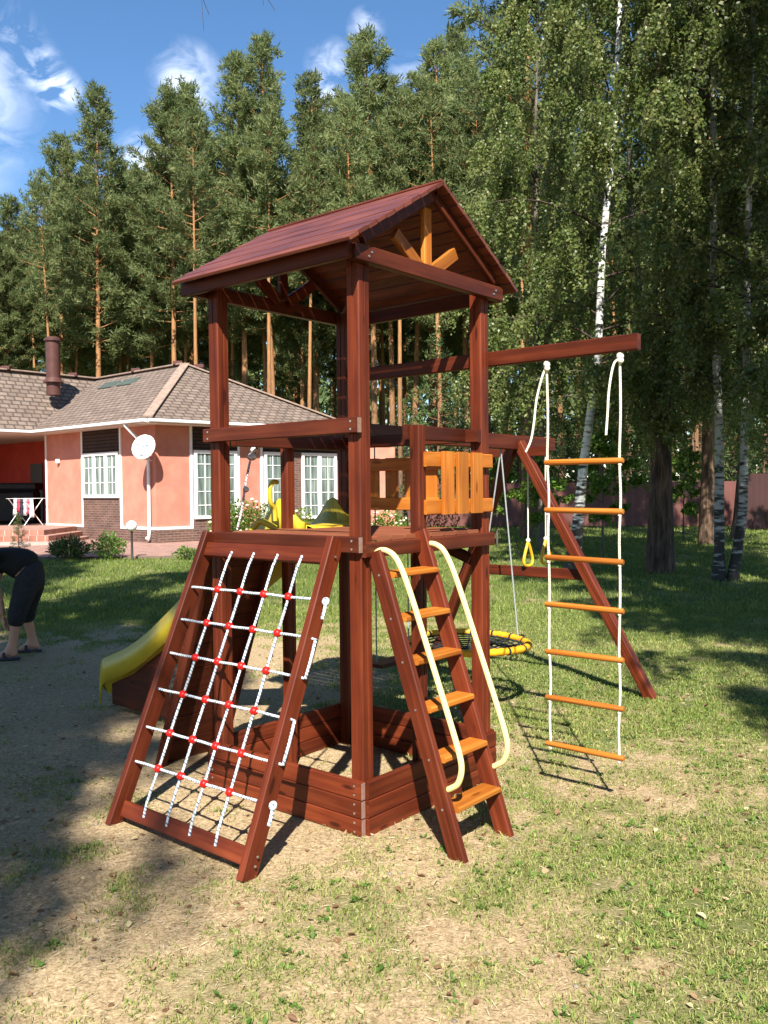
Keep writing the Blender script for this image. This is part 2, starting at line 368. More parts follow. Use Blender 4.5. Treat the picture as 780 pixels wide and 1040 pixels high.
# ------------------------------------------------------------------ grass, straw, leaves on the ground
def leafmat(name, c0, c1, c2, trans=.35, rough=.5, spec=.3):
    mm, n, l, bs = mat(name)
    at = n.new('ShaderNodeAttribute'); at.attribute_name = 'rnd'
    r = ramp(n, [(.05, c0), (.5, c1), (.97, c2)]); l.new(at.outputs['Fac'], r.inputs[0])
    oi = n.new('ShaderNodeObjectInfo'); hs = n.new('ShaderNodeHueSaturation'); vr = n.new('ShaderNodeMapRange'); vr.inputs['To Min'].default_value = .85; vr.inputs['To Max'].default_value = 1.15
    l.new(oi.outputs['Random'], vr.inputs[0]); l.new(vr.outputs[0], hs.inputs['Value']); l.new(r.outputs[0], hs.inputs['Color'])
    l.new(hs.outputs[0], bs.inputs['Base Color']); bs.inputs['Roughness'].default_value = rough; bs.inputs['Specular IOR Level'].default_value = spec
    tr = n.new('ShaderNodeBsdfTranslucent'); l.new(hs.outputs[0], tr.inputs['Color'])
    mx = n.new('ShaderNodeMixShader'); mx.inputs[0].default_value = trans; l.new(bs.outputs[0], mx.inputs[1]); l.new(tr.outputs[0], mx.inputs[2])
    l.new(mx.outputs[0], n['Material Output'].inputs['Surface'])
    return mm
M['grass'] = leafmat('grass_blade', (.075, .125, .018), (.18, .245, .045), (.42, .40, .15), .35, .55)
M['lawn'] = leafmat('lawn_blade', (.045, .095, .012), (.085, .16, .022), (.20, .24, .06), .3, .6)
M['weed'] = leafmat('weed_leaf', (.06, .12, .02), (.10, .19, .03), (.20, .28, .06), .3, .5)
M['straw'] = leafmat('dry_straw', (.22, .16, .08), (.40, .32, .18), (.55, .47, .30), .15, .8)
M['fallen'] = leafmat('fallen_leaf', (.17, .085, .045), (.36, .23, .12), (.58, .49, .28), .25, .6)
NR = np.random.RandomState(3)
def blades(x, y, h, w, lean, seg2=True):
    N = len(x); az = NR.rand(N)*2*pi; la = NR.rand(N)*2*pi; z = ground_z(x, y)
    sx_, sy_ = np.cos(az)*w/2, np.sin(az)*w/2
    lx, ly = np.cos(la)*lean*h, np.sin(la)*lean*h
    b0 = np.stack([x-sx_, y-sy_, z-.005], 1); b1 = np.stack([x+sx_, y+sy_, z-.005], 1)
    mxv = np.stack([x+lx*.35, y+ly*.35, z+h*.62], 1); sv = np.stack([sx_*.75, sy_*.75, 0*sx_], 1)
    tip = np.stack([x+lx, y+ly, z+h*(1-.25*lean)], 1)
    V = np.stack([b0, b1, mxv+sv, mxv-sv, tip], 1).reshape(-1, 3); i = np.arange(N)*5
    T = np.concatenate([np.stack([i, i+1, i+2], 1), np.stack([i, i+2, i+3], 1), np.stack([i+3, i+2, i+4], 1)])
    return V, T
def scatter(n, x0, x1, y0, y1, pw=1.0, wedge=True):
    y = y0+(y1-y0)*NR.rand(n)**pw
    if wedge: x = (NR.rand(n)*2-1)*(.47*y+.5)
    else: x = x0+(x1-x0)*NR.rand(n)
    return x, y
def keepmask(x, y):
    k = np.ones(len(x), bool)
    k &= ~((y > 20.8) & (x < -2.2)); return k
Vs, Ts, Rs = [], [], []; off = 0
for (n_, y0, y1, hlo, hhi, w, lean, thr) in [(300000, 2.3, 6.5, .007, .028, .0042, 1.15, .18), (260000, 5.5, 12, .012, .042, .0062, .95, .16), (110000, 11, 26, .03, .085, .012, .6, .22), (50000, 24, 42, .05, .11, .025, .5, .2)]:
    x, y = scatter(n_, 0, 0, y0, y1, .85); d = grass_density(x, y)
    k = (NR.rand(n_) < smooth(thr, thr+.55, d)) & keepmask(x, y); x, y, d = x[k], y[k], d[k]
    # clump
    cl = fbm(x, y, 9.0, 91); k = cl > .36-.2*(y > 9); x, y = x[k], y[k]
    h = hlo+(hhi-hlo)*NR.rand(len(x))**1.6
    V, T = blades(x, y, h, w*(.6+.8*NR.rand(len(x))), lean*(.3+NR.rand(len(x))))
    Vs.append(V); Ts.append(T+off); off += len(V)
    rv = np.clip(NR.rand(len(x))*.55+.45*fbm(x, y, .8, 17)+.12*(y < 9)-.12*(y > 12), 0, 1); Rs.append(np.repeat(rv, 5))
me = npmesh('grass', np.concatenate(Vs), np.concatenate(Ts), 3, M['grass'], {'rnd': ('POINT', np.concatenate(Rs))})
tag(link('grass', me), 'short patchy green grass growing over the dry ground', 'grass', kind='stuff')

def cards(c, d, nrm, L, Wd, fold=0.0):
    """kite shaped leaf cards: centre base c, direction d, side from nrm"""
    d = d/np.linalg.norm(d, axis=1, keepdims=True); s = np.cross(d, nrm); s /= (np.linalg.norm(s, axis=1, keepdims=True)+1e-9)
    L = np.broadcast_to(np.asarray(L), (len(c),))[:, None]; Wd = np.broadcast_to(np.asarray(Wd), (len(c),))[:, None]
    mid = c+d*L*.45; nn = np.cross(s, d)
    V = np.stack([c, mid+s*Wd/2+nn*fold*Wd, c+d*L, mid-s*Wd/2+nn*fold*Wd], 1).reshape(-1, 3)
    i = np.arange(len(c))*4
    return V, np.stack([i, i+1, i+2, i+3], 1)
def rdir(n, zb=0.0):
    v = NR.normal(size=(n, 3)); v[:, 2] += zb; return v/np.linalg.norm(v, axis=1, keepdims=True)
# broad leaved weeds close to the camera
N = 3200; x, y = scatter(N, 0, 0, 2.4, 7.5, .9); k = NR.rand(N) < smooth(.30, .75, grass_density(x, y)+.25*(fbm(x, y, 2.2, 5)-.5)); x, y = x[k], y[k]
per = 7; N = len(x); az = NR.rand(N*per)*2*pi; xx, yy = np.repeat(x, per)+NR.normal(0, .008, N*per), np.repeat(y, per)+NR.normal(0, .008, N*per)
el = .15+.6*NR.rand(N*per); d = np.stack([np.cos(az)*np.cos(el), np.sin(az)*np.cos(el), np.sin(el)], 1)
V, Fq = cards(np.stack([xx, yy, ground_z(xx, yy)+.002], 1), d, np.tile([0, 0, 1.0], (N*per, 1)), .012+.026*NR.rand(N*per), .007+.010*NR.rand(N*per), .12)
me = npmesh('weeds', V, Fq, 4, M['weed'], {'rnd': ('POINT', np.repeat(NR.rand(N*per), 4))})
tag(link('weeds', me), 'small green weeds sprouting between dry straw in front', 'weeds', kind='stuff')
# straw
N = 60000; x, y = scatter(N, 0, 0, 2.3, 8, .8)
az = NR.rand(N)*2*pi; d = np.stack([np.cos(az), np.sin(az), NR.normal(.05, .12, N)], 1)
V, Fq = cards(np.stack([x, y, ground_z(x, y)+.004], 1), d, np.tile([0, 0, 1.0], (N, 1))+NR.normal(0, .4, (N, 3)), .01+.045*NR.rand(N)**2, .0018+.0025*NR.rand(N))
me = npmesh('straw', V, Fq, 4, M['straw'], {'rnd': ('POINT', np.repeat(NR.rand(N), 4))})
tag(link('straw', me), 'dry tan straw and cut stalks littering bare ground', 'straw', kind='stuff')
# fallen leaves
N = 2200; x, y = scatter(N, 0, 0, 2.3, 10, .85)
az = NR.rand(N)*2*pi; d = np.stack([np.cos(az), np.sin(az), NR.normal(.1, .2, N)], 1)
nrm_l = np.tile([0, 0, 1.0], (N, 1))+NR.normal(0, .3, (N, 3))
def leaf6(c, d, nrm, L, Wd, curl):
    d = d/np.linalg.norm(d, axis=1, keepdims=True); s = np.cross(d, nrm); s /= np.linalg.norm(s, axis=1, keepdims=True); nn = np.cross(s, d)
    L = L[:, None]; Wd = Wd[:, None]; cu = curl[:, None]
    V = np.stack([c, c+d*L*.22+s*Wd*.40+nn*cu*L*.6, c+d*L*.55+s*Wd*.46+nn*cu*L*.8, c+d*L*.82+s*Wd*.24+nn*cu*L*.5, c+d*L+nn*cu*L*.5, c+d*L*.80-s*Wd*.22+nn*cu*L*.4, c+d*L*.5-s*Wd*.5+nn*cu*L, c+d*L*.18-s*Wd*.36+nn*cu*L*.7, c+d*L*.5], 1).reshape(-1, 3)
    i = np.arange(len(c))*9
    return V, np.concatenate([np.stack([i+8, i+k, i+(k+1) % 8], 1) for k in range(8)])
V, Fq = leaf6(np.stack([x, y, ground_z(x, y)+.006], 1), d, nrm_l, .014+.030*NR.rand(N)**1.5, .012+.018*NR.rand(N), NR.normal(.05, .22, N))
me = npmesh('fallen_leaves', V, Fq, 3, M['fallen'], {'rnd': ('POINT', np.repeat(NR.rand(N)**1.3, 9))})
tag(link('fallen_leaves', me), 'dry yellow and tan birch leaves scattered on ground', 'fallen leaves', kind='stuff')
N = 700; x, y = scatter(N, 0, 0, 2.3, 7, .8)
mbs = MB()
for a, b in zip(x, y):
    r = .003+.008*rng.random()**2; mbs.sphere((a, b, float(ground_z(np.array([a]), np.array([b]))[0])+r*.3), r, 6, 4, (1, .8+.4*rng.random(), .6))
tag(mbs.build('gravel', noisy('pebble', [(.3, (.12, .10, .08)), (.7, (.32, .28, .23))], scale=20, rough=.9)), 'small pale stones and crumbs lying on dry soil', 'gravel', kind='stuff')

# ------------------------------------------------------------------ trees
def barkmat(name, lo, mid, hi, zmix=None, top=None, scale=(9, 9, 1.6), bd=.03):
    mm, n, l, bs = mat(name); tc = n.new('ShaderNodeTexCoord')
    mp = n.new('ShaderNodeMapping'); mp.inputs['Scale'].default_value = scale; l.new(tc.outputs['Object'], mp.inputs[0])
    q = n.new('ShaderNodeTexNoise'); q.inputs['Scale'].default_value = 1.5; q.inputs['Detail'].default_value = 6; q.inputs['Roughness'].default_value = .65; l.new(mp.outputs[0], q.inputs['Vector'])
    r = ramp(n, [(.32, lo), (.5, mid), (.68, hi)]); l.new(q.outputs[0], r.inputs[0]); out = r.outputs[0]
    if top:
        r2 = ramp(n, [(.3, tuple(c*.6 for c in top)), (.65, top)]); l.new(q.outputs[0], r2.inputs[0])
        sp = n.new('ShaderNodeSeparateXYZ'); l.new(tc.outputs['Object'], sp.inputs[0])
        mr = n.new('ShaderNodeMapRange'); mr.inputs['From Min'].default_value = zmix[0]; mr.inputs['From Max'].default_value = zmix[1]; l.new(sp.outputs[2], mr.inputs[0])
        mx = n.new('ShaderNodeMixRGB'); l.new(mr.outputs[0], mx.inputs[0]); l.new(out, mx.inputs[1]); l.new(r2.outputs[0], mx.inputs[2]); out = mx.outputs[0]
    l.new(out, bs.inputs['Base Color']); bs.inputs['Roughness'].default_value = .9; bs.inputs['Specular IOR Level'].default_value = .15
    bump(n, l, q.outputs[0], bs, bd, .8); return mm
M['pinebark'] = barkmat('pine_bark', (.045, .03, .022), (.13, .08, .052), (.23, .15, .10), (2, 9), (.40, .20, .085), bd=.05)
M['darkbark'] = barkmat('dark_pine_bark', (.028, .020, .016), (.085, .058, .044), (.17, .115, .085), (7, 13), (.30, .14, .07))
M['twig'] = barkmat('grey_twig', (.05, .04, .035), (.11, .09, .075), (.2, .17, .14))
M['darktwig'] = barkmat('dark_twig', (.03, .022, .018), (.07, .05, .04), (.13, .10, .085))
def birchbark(name='birch_bark', k=1.0):
    mm, n, l, bs = mat(name); tc = n.new('ShaderNodeTexCoord')
    mp = n.new('ShaderNodeMapping'); mp.inputs['Scale'].default_value = (5, 5, 22); l.new(tc.outputs['Object'], mp.inputs[0])
    q = n.new('ShaderNodeTexNoise'); q.inputs['Scale'].default_value = .8; q.inputs['Detail'].default_value = 4; l.new(mp.outputs[0], q.inputs['Vector'])
    q2 = n.new('ShaderNodeTexNoise'); q2.inputs['Scale'].default_value = 5; q2.inputs['Detail'].default_value = 5; l.new(tc.outputs['Object'], q2.inputs['Vector'])
    sp = n.new('ShaderNodeSeparateXYZ'); l.new(tc.outputs['Object'], sp.inputs[0])
    mr = n.new('ShaderNodeMapRange'); mr.inputs['From Min'].default_value = 0; mr.inputs['From Max'].default_value = 2.2; mr.inputs['To Min'].default_value = .22; mr.inputs['To Max'].default_value = 0; l.new(sp.outputs[2], mr.inputs[0])
    ad = n.new('ShaderNodeMath'); ad.operation = 'SUBTRACT'; l.new(q.outputs[0], ad.inputs[0]); l.new(mr.outputs[0], ad.inputs[1])
    r = ramp(n, [(.36, (.03, .026, .022)), (.42, (.2, .19, .17)), (.47, (.60*k, .59*k, .55*k)), (.75, (.74*k, .73*k, .69*k))]); l.new(ad.outputs[0], r.inputs[0])
    l.new(r.outputs[0], bs.inputs['Base Color']); bs.inputs['Roughness'].default_value = .8; bump(n, l, q2.outputs[0], bs, .01, .5); return mm
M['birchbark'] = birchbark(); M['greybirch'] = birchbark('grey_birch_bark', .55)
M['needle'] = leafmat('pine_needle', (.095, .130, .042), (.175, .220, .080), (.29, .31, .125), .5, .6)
M['darkneedle'] = leafmat('dark_needle', (.05, .085, .028), (.095, .145, .045), (.16, .20, .07), .35, .6)  # darker needle green for young conifers, juniper and far forest
M['birchleaf'] = leafmat('birch_leaf', (.072, .110, .026), (.148, .200, .052), (.33, .33, .12), .5, .42, .5)
M['maple'] = leafmat('maple_leaf', (.06, .13, .012), (.11, .21, .02), (.22, .30, .05), .4, .5)

def trunk_mesh(name, pts, rad, mat_, n=10, limbs=()):
    mb = MB(); mb.tube(pts, rad, n)
    for (lp, lr) in limbs: mb.tube(lp, lr, 5)
    return mb.mesh(name, mat_)
def pine_proto(seed, H, z0, Rm, nb=80, sprays=9, spray=(.20, .42), w=(.05, .095), trunk_r=.19, bark='pinebark', leaf='needle', conic=False, tuftk=5.0):
    global NR
    NR = np.random.RandomState(seed); r = random.Random(seed)
    bend = [(r.uniform(-.15, .15), r.uniform(-.15, .15)) for _ in range(2)]
    def axis_at(z): t = z/H; return np.array([bend[0][0]*sin(3*t)*1.2, bend[0][1]*sin(2.5*t)*1.2, z])
    zs = np.linspace(0, H*.985, 12); pts = [axis_at(z) for z in zs]
    rad = [max(.015, trunk_r*(1-z/H)**.75*(1.0+.35*math.exp(-z*2.2))) for z in zs]
    limbs = []; C, D = [], []
    for i in range(nb):
        t = (i+r.random())/nb; z = z0+(H*.985-z0)*t**.92
        if conic: L = Rm*(1-t)**.85*(.75+.4*r.random())+.15
        else: L = Rm*(min(1, .55+t*1.8))*(1-t)**.6*(.45+.75*r.random())+.25
        if not conic and r.random() < .14: L *= .35
        az = i*2.39996+r.uniform(-.5, .5); el = (radians(-12)+radians(35)*t if conic else radians(2)+radians(45)*t**1.4)+r.uniform(-.15, .2)
        dirv = np.array([cos(az)*cos(el), sin(az)*cos(el), sin(el)]); p0 = axis_at(z); K = 6; P_ = []
        for k in range(K):
            s = k/(K-1); p = p0+dirv*L*s; p[2] += (.18*L*s*s if not conic else -.05*L*sin(pi*s)); P_.append(p)
        limbs.append((P_, [max(.006, .012*L*(1-k/(K-1))+.008) for k in range(K)]))
        nt = max(3, int(L*tuftk)); ss = .22+.78*NR.rand(nt)**.7
        base = p0+dirv*(L*ss)[:, None]; base[:, 2] += .18*L*ss*ss*(0 if conic else 1)
        lat = np.cross(dirv, [0, 0, 1]); lat /= np.linalg.norm(lat)
        base += lat*(NR.normal(0, .22*L*.5, nt)*(.5+.5*ss))[:, None]; base[:, 2] += NR.normal(.05, .12, nt)
        C.append(np.repeat(base, sprays, 0)); dd = NR.normal(size=(nt*sprays, 3))*.75+dirv*.45+np.array([0, 0, .35]); D.append(dd)
    C = np.concatenate(C); D = np.concatenate(D); N = len(C); C = C+NR.normal(0, .10, (N, 3))*np.array([1, 1, .7])
    V, Fq = cards(C, D, NR.normal(size=(N, 3)), spray[0]+(spray[1]-spray[0])*NR.rand(N), w[0]+(w[1]-w[0])*NR.rand(N))
    rv = np.repeat(np.clip(.5*np.repeat(NR.rand(N//sprays), sprays)+.5*NR.rand(N), 0, 1), 4)
    cm = npmesh('pine_crown', V, Fq, 4, M[leaf], {'rnd': ('POINT', rv)})
    return trunk_mesh('pine_trunk', pts, rad, M[bark], 9, limbs), cm
rg = random.Random(21)
def place(protos, name, loc, rz, s, label, cat, group=None, sz=None):
    t = empty(name, loc, rz, label, cat, group)
    if loc[1] > 30: t.rotation_euler = (rg.gauss(0, .016), rg.gauss(0, .016), rz)
    t.scale = (s, s, sz or s)
    link('trunk', protos[0], t); link('crown', protos[1], t); return t
pines = [pine_proto(100+i, 23, z0, R_, nb=nb, tuftk=7.0, sprays=24, spray=(.16, .40), w=(.035, .075)) for i, (z0, R_, nb) in enumerate([(9.5, 3.3, 108), (10.5, 3.6, 104), (9.0, 3.1, 110), (11.5, 3.7, 94), (9.2, 2.9, 108)])]
thin = [pine_proto(130+i, 22, 13.5, 2.4, nb=60, trunk_r=.15, tuftk=6.0, sprays=16, spray=(.18, .42), w=(.045, .085)) for i in range(2)]
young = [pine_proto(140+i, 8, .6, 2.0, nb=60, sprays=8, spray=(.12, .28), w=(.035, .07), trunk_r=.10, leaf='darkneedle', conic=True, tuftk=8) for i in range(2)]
def at(px, Y): return (px-390)/F*Y
# skyline pines, one by one: pixel column of the top, row of the top, distance, crown, label
sky_p = [(-14, 215, 43, 2, 'short pine at the left picture edge behind the brown roof'),
 (22, 200, 45, 3, 'pine with low rounded top, left of the stovepipe, behind the house'),
 (62, 138, 46, 0, 'broad pine just left of the tall pointed one above the stovepipe'),
 (101, 92, 44, 4, 'tall pointed pine standing alone on the skyline above the house roof'),
 (137, 168, 47, 1, 'lower pine filling the dip between the pointed pine and the next group'),
 (177, 95, 43, 1, 'wide full pine behind the roof peak of the house'),
 (209, 88, 46, 0, 'pine with narrow top directly right of the wide full pine'),
 (250, 58, 44, 2, 'tall pine left of the highest pine above the play tower roof'),
 (284, 38, 43, 4, 'highest pine on the skyline above left eave of the play tower'),
 (322, 74, 46, 2, 'slim lower pine right of the highest skyline pine'),
 (350, 110, 48, 1, 'pine top half hidden between slim pine and the tall pine over the gable'),
 (381, 42, 43, 0, 'tall pine rising left of the tower roof ridge peak'),
 (418, 84, 46, 3, 'pine with ragged flat top just left of the ridge peak behind tower'),
 (447, 52, 43, 2, 'tall pine rising straight above the tower roof ridge peak'),
 (474, 40, 46, 4, 'tall pine right of the ridge peak touching the birch crown'),
 (505, 60, 43, 1, 'pine half hidden behind the upper left edge of the birch crown')]
for (px, py, Y, k, lab) in sky_p:
    H = CH+(498-py)/F*Y; t = place(pines[k], 'pine_tree', (at(px, Y), Y, 0), rg.uniform(0, 6.28), H/23, lab, 'pine', 'skyline pines behind house and tower')
k = 0
for Y0 in (39, 45.5, 50, 54, 59, 64, 70, 77, 85):
    x = -.56*Y0+rg.uniform(0, 2)
    while x < .56*Y0:
        Y = Y0+rg.uniform(-2, 2); px = 390+x/Y*F
        if Y0 > 45 or px > 470 or rg.random() < .6:
            H = rg.uniform(18, 22.5) if Y0 < 60 else rg.uniform(19, 24)
            H = min(H, CH+(498-rg.uniform(14, 45)-np.interp(px, [-60, 20, 60, 100, 140, 178, 250, 284, 322, 380, 418, 450, 500, 560], [225, 205, 150, 150, 175, 100, 70, 45, 85, 50, 88, 55, 60, 20]))/F*Y)
            pr = rg.choice(thin+pines[1:4]) if Y0 > 45 else rg.choice(thin)
            place(pr, 'pine_tree', (x, Y, 0), rg.uniform(0, 6.28), H/22.5, 'slender pine trunk standing in the depth of the forest behind the house', 'pine', 'pines in the depth of the forest'); k += 1
        x += rg.uniform(1.5, 2.9) if Y0 < 47 and x < 5 else rg.uniform(2.6, 4.6) if Y0 < 66 else rg.uniform(3.6, 6)
for (px, Y, s, lab) in [(442, 36.5, 1.0, 'bushy young green pine seen between the tower posts'), (415, 42, .75, 'smaller young pine left of the bushy one between the tower posts'), (262, 41, .6, 'young pine behind the right roof slope of the house'),
        (700, 39.5, 1.2, 'dark young conifer right of the thick dark trunk, behind the fence'), (640, 41, 1.2, 'dark young conifer left of the thick dark trunk'), (520, 40, 1.1, 'dark young conifer behind the swing beam end'), (560, 41, 1.2, 'dark young conifer behind the white birch trunk'), (775, 36, 1.25, 'dark young conifer at right picture edge'), (470, 40, .8, 'young pine just right of tower rear post'), (610, 42, 1.25, 'tall young conifer behind fence and birch'), (740, 40, 1.3, 'tall young conifer behind fence and twin birches')]:
    place(rg.choice(young), 'young_pine', (at(px, Y), Y, 0), rg.uniform(0, 6), s, lab, 'young pine')
for i in range(16):
    Y = rg.uniform(46, 58); place(rg.choice(young), 'young_pine', (at(-20+i*24+rg.uniform(-8, 8), Y), Y, 0), rg.uniform(0, 6), rg.uniform(.75, 1.25), 'young pine growing between the tall trunks of the forest behind the house', 'young pine', 'young pines under the tall forest')
# far forest mass behind all the trunks
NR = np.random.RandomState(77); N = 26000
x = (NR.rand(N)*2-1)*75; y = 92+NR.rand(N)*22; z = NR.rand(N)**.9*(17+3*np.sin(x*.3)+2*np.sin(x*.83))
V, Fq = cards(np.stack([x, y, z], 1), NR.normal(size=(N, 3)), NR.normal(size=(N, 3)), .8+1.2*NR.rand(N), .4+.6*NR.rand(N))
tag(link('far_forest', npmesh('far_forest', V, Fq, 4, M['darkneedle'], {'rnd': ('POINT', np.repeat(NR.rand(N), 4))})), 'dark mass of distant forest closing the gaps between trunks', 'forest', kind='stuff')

# --- birches
def birch_proto(seed, path, rad, z0, Rm, nlimb, per_twig, ntwig, leaf=.055, mat_='birchleaf', bark='birchbark', droop=1.0, Rtop=.35):
    global NR
    NR = np.random.RandomState(seed); r = random.Random(seed)
    path = [np.array(p, float) for p in path]; zs = [p[2] for p in path]; H = zs[-1]
    def axis_at(z): return np.array([np.interp(z, zs, [p[0] for p in path]), np.interp(z, zs, [p[1] for p in path]), z])
    limbs = []; LC, LD, RV = [], [], []; tw = MB()
    for i in range(nlimb):
        t = (i+r.random())/nlimb; z = z0+(H-z0)*t
        prof = (min(1, .6+1.4*t))*(1-t)**.55
        L = Rm*max(Rtop*.6, prof)*(.6+.55*r.random()); az = i*2.39996+r.uniform(-.6, .6); el = radians(20+35*t)+r.uniform(-.2, .2)
        dirv = np.array([cos(az)*cos(el), sin(az)*cos(el), sin(el)]); p0 = axis_at(z); K = 7
        def at_s(s): p = p0+dirv*L*s; p = p.copy(); p[2] -= .38*L*s**2.2*droop; return p
        limbs.append(([at_s(k/(K-1)) for k in range(K)], [max(.003, .008*L*(1-k/(K-1))+.003) for k in range(K)]))
        for j in range(ntwig):
            s = .22+.78*r.random()**.8; b = at_s(s); a2 = az+r.uniform(-1.4, 1.4); tl = r.uniform(.5, 1.5)*(.6+.4*droop)
            out = np.array([cos(a2), sin(a2), 0])*r.uniform(.3, .8); dn = np.array([0, 0, -1.0])*r.uniform(.4, 1.0)*droop+np.array([0, 0, .25])*(1-droop)
            nL = int(per_twig*(.6+.8*r.random())); q = NR.rand(nL)**.85
            pts = b+out*(tl*.6*np.sqrt(q))[:, None]+dn*(tl*q**1.5)[:, None]
            LC.append(pts+NR.normal(0, .038, (nL, 3))); LD.append(NR.normal(size=(nL, 3))*.8+np.array([0, 0, -.55])); RV.append(np.clip(NR.rand(nL)*.6+.4*r.random(), 0, 1))
            if j % 2 == 0: limbs.append(([b, b+out*tl*.35+dn*tl*.1, b+out*tl*.6+dn*tl*.8], [.006, .004, .002]))
    C = np.concatenate(LC); D = np.concatenate(LD); N = len(C)
    V, Fq = cards(C, D, NR.normal(size=(N, 3)), leaf*(.7+.6*NR.rand(N)), leaf*(.55+.4*NR.rand(N)), .15)
    cm = npmesh('birch_crown', V, Fq, 4, M[mat_], {'rnd': ('POINT', np.repeat(np.concatenate(RV), 4))})
    tm_ = MB(); tm_.tube(path, rad, 12)
    for (lp, lr) in limbs: tm_.tube(lp, lr, 5, mi=1)
    return tm_.mesh('birch_trunk', [M[bark], M['darktwig']]), cm
# leaning white birch
b1 = birch_proto(201, [(0, 0, -.1), (.08, 0, .6), (.22, 0, 2), (.52, .1, 4), (.62, .15, 6), (.86, .2, 8.2), (1.0, .2, 11), (1.05, .2, 15)], [.18, .115, .085, .070, .066, .058, .04, .010], 2.9, 3.5, 62, 84, 17, leaf=.066)
place(b1, 'birch_tree', (3.47, 16.1, 0), 0, 1, 'leaning birch with bright white trunk between the ladder beam and dark trunk', 'birch')
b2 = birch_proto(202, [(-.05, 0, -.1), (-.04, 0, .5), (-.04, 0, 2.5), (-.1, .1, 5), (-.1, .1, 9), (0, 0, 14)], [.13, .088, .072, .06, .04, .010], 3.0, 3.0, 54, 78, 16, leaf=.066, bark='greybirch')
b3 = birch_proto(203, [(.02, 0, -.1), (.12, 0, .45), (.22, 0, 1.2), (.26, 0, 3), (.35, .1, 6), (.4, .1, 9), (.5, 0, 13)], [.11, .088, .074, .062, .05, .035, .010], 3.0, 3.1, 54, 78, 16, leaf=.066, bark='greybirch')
b4 = birch_proto(204, [(0, 0, -.1), (.1, 0, 4), (.1, .1, 9), (0, .1, 17)], [.2, .16, .1, .015], 7.5, 3.4, 54, 84, 17, leaf=.066)
place(b2, 'birch_tree', (5.72, 14.75, 0), 0, 1, 'straight slim left stem of the twin birches at right', 'birch', 'twin birches')
place(b3, 'birch_tree', (5.84, 14.70, 0), 0, 1, 'curved slim right stem of the twin birches at right', 'birch', 'twin birches')
DT = {}
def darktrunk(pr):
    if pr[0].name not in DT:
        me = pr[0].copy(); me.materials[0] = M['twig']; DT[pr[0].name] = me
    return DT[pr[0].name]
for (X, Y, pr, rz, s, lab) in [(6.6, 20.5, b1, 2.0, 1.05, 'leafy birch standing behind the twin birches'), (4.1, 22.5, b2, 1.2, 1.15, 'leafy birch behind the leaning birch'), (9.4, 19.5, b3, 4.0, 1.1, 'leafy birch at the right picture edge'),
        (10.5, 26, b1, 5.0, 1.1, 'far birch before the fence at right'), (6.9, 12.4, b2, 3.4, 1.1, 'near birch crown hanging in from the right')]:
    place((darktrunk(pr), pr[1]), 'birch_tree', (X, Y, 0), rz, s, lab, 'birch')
dp = pine_proto(300, 22, 11, 3.2, nb=60, trunk_r=.205, bark='darkbark', spray=(.14, .3), w=(.03, .06))
place(dp, 'pine_tree', (5.14, 16.2, 0), .4, 1, 'thick dark pine trunk left of the twin birches', 'pine')
place(pines[1], 'pine_tree', (8.9, 24, 0), 1.4, .95, 'tall pine far right behind the twin birches', 'pine')
place(pines[0], 'pine_tree', (4.6, 28, 0), 2.9, .95, 'tall pine behind the thick dark trunk', 'pine')
# maple saplings in the shade
sap = birch_proto(310, [(0, 0, 0), (.03, 0, 1.2), (0, .03, 2.8)], [.03, .02, .006], .9, 1.2, 14, 22, 8, leaf=.11, mat_='maple', bark='twig', droop=.35)
for (px, Y, s, lab) in [(612, 19, 1.0, 'bright green maple sapling beside the leaning birch'), (552, 21, .8, 'bright green sapling behind the hanging rings'), (694, 25, .9, 'thin sapling behind the thick dark trunk'), (505, 24, .9, 'sapling behind the tower rear right post')]:
    place(sap, 'maple_sapling', (at(px, Y), Y, 0), rg.uniform(0, 6), s, lab, 'sapling')
# trees beside and behind the photographer: they throw the dappled shade
for (X, Y, pr, rz, s, lab) in [(-2.45, -6.0, b1, 3.1, 1.1, 'birch behind the photographer on the left'), (-3.6, -4.2, b4, 1.5, 1.0, 'high crowned birch behind the photographer on the left'), (-3.0, -9.3, b1, 1.9, 1.2, 'third birch behind the photographer on the left'), (-6.6, -3.5, b2, 2.2, 1.1, 'second birch behind the photographer on the left'), (-4.3, .4, b4, 5.2, 1.0, 'high crowned birch left of the photographer'), (-8.2, 4.6, b4, 3.0, 1.1, 'high crowned birch left of the picture'), (-3.6, -7.6, b2, 1.0, 1.2, 'fourth birch behind the photographer on the left'), (-7.4, 2.4, b3, 1.0, 1.15, 'birch left of the picture shading the lawn'),
        (4.1, 3.0, b4, 2.5, 1.0, 'tall high crowned birch beside the photographer on the right'), (6.3, 6.0, b4, 4.5, 1.1, 'second tall high crowned birch right of the picture'), (5.6, 1.2, b1, 2.5, 1.1, 'birch beside the photographer on the right'), (8.4, 4.2, b3, .6, 1.15, 'birch outside the picture on the right'), (4.2, -3.6, b2, 4.4, 1.2, 'birch behind the photographer on the right'), (7.2, -1.5, b1, 3.9, 1.1, 'second birch behind the photographer on the right')]:
    place(pr, 'birch_tree', (X, Y, 0), rz, s, lab, 'birch')

tw_ = empty('hanging_twig', (at(202, 9), 9, 5.0), 0, 'thin dark birch twig tips hanging into the sky at the top edge', 'twig')
m_ = MB()
for (dx, z0_, z1_, q) in ((0, 4, 1.36, .10), (.02, 2.0, 1.52, .14), (.60, 4, 1.62, .12), (.62, 2.0, 1.56, .22)):
    m_.tube([(dx+q*(k/6)**1.5, .02*k, z0_+(z1_-z0_)*k/6) for k in range(7)], [.006-.0006*k for k in range(7)], 5)
m_.tube([(0, 0, 4), (.3, .1, 4.3), (.6, 0, 4)], .01, 5)
m_.build('twig', M['darktwig'], tw_)
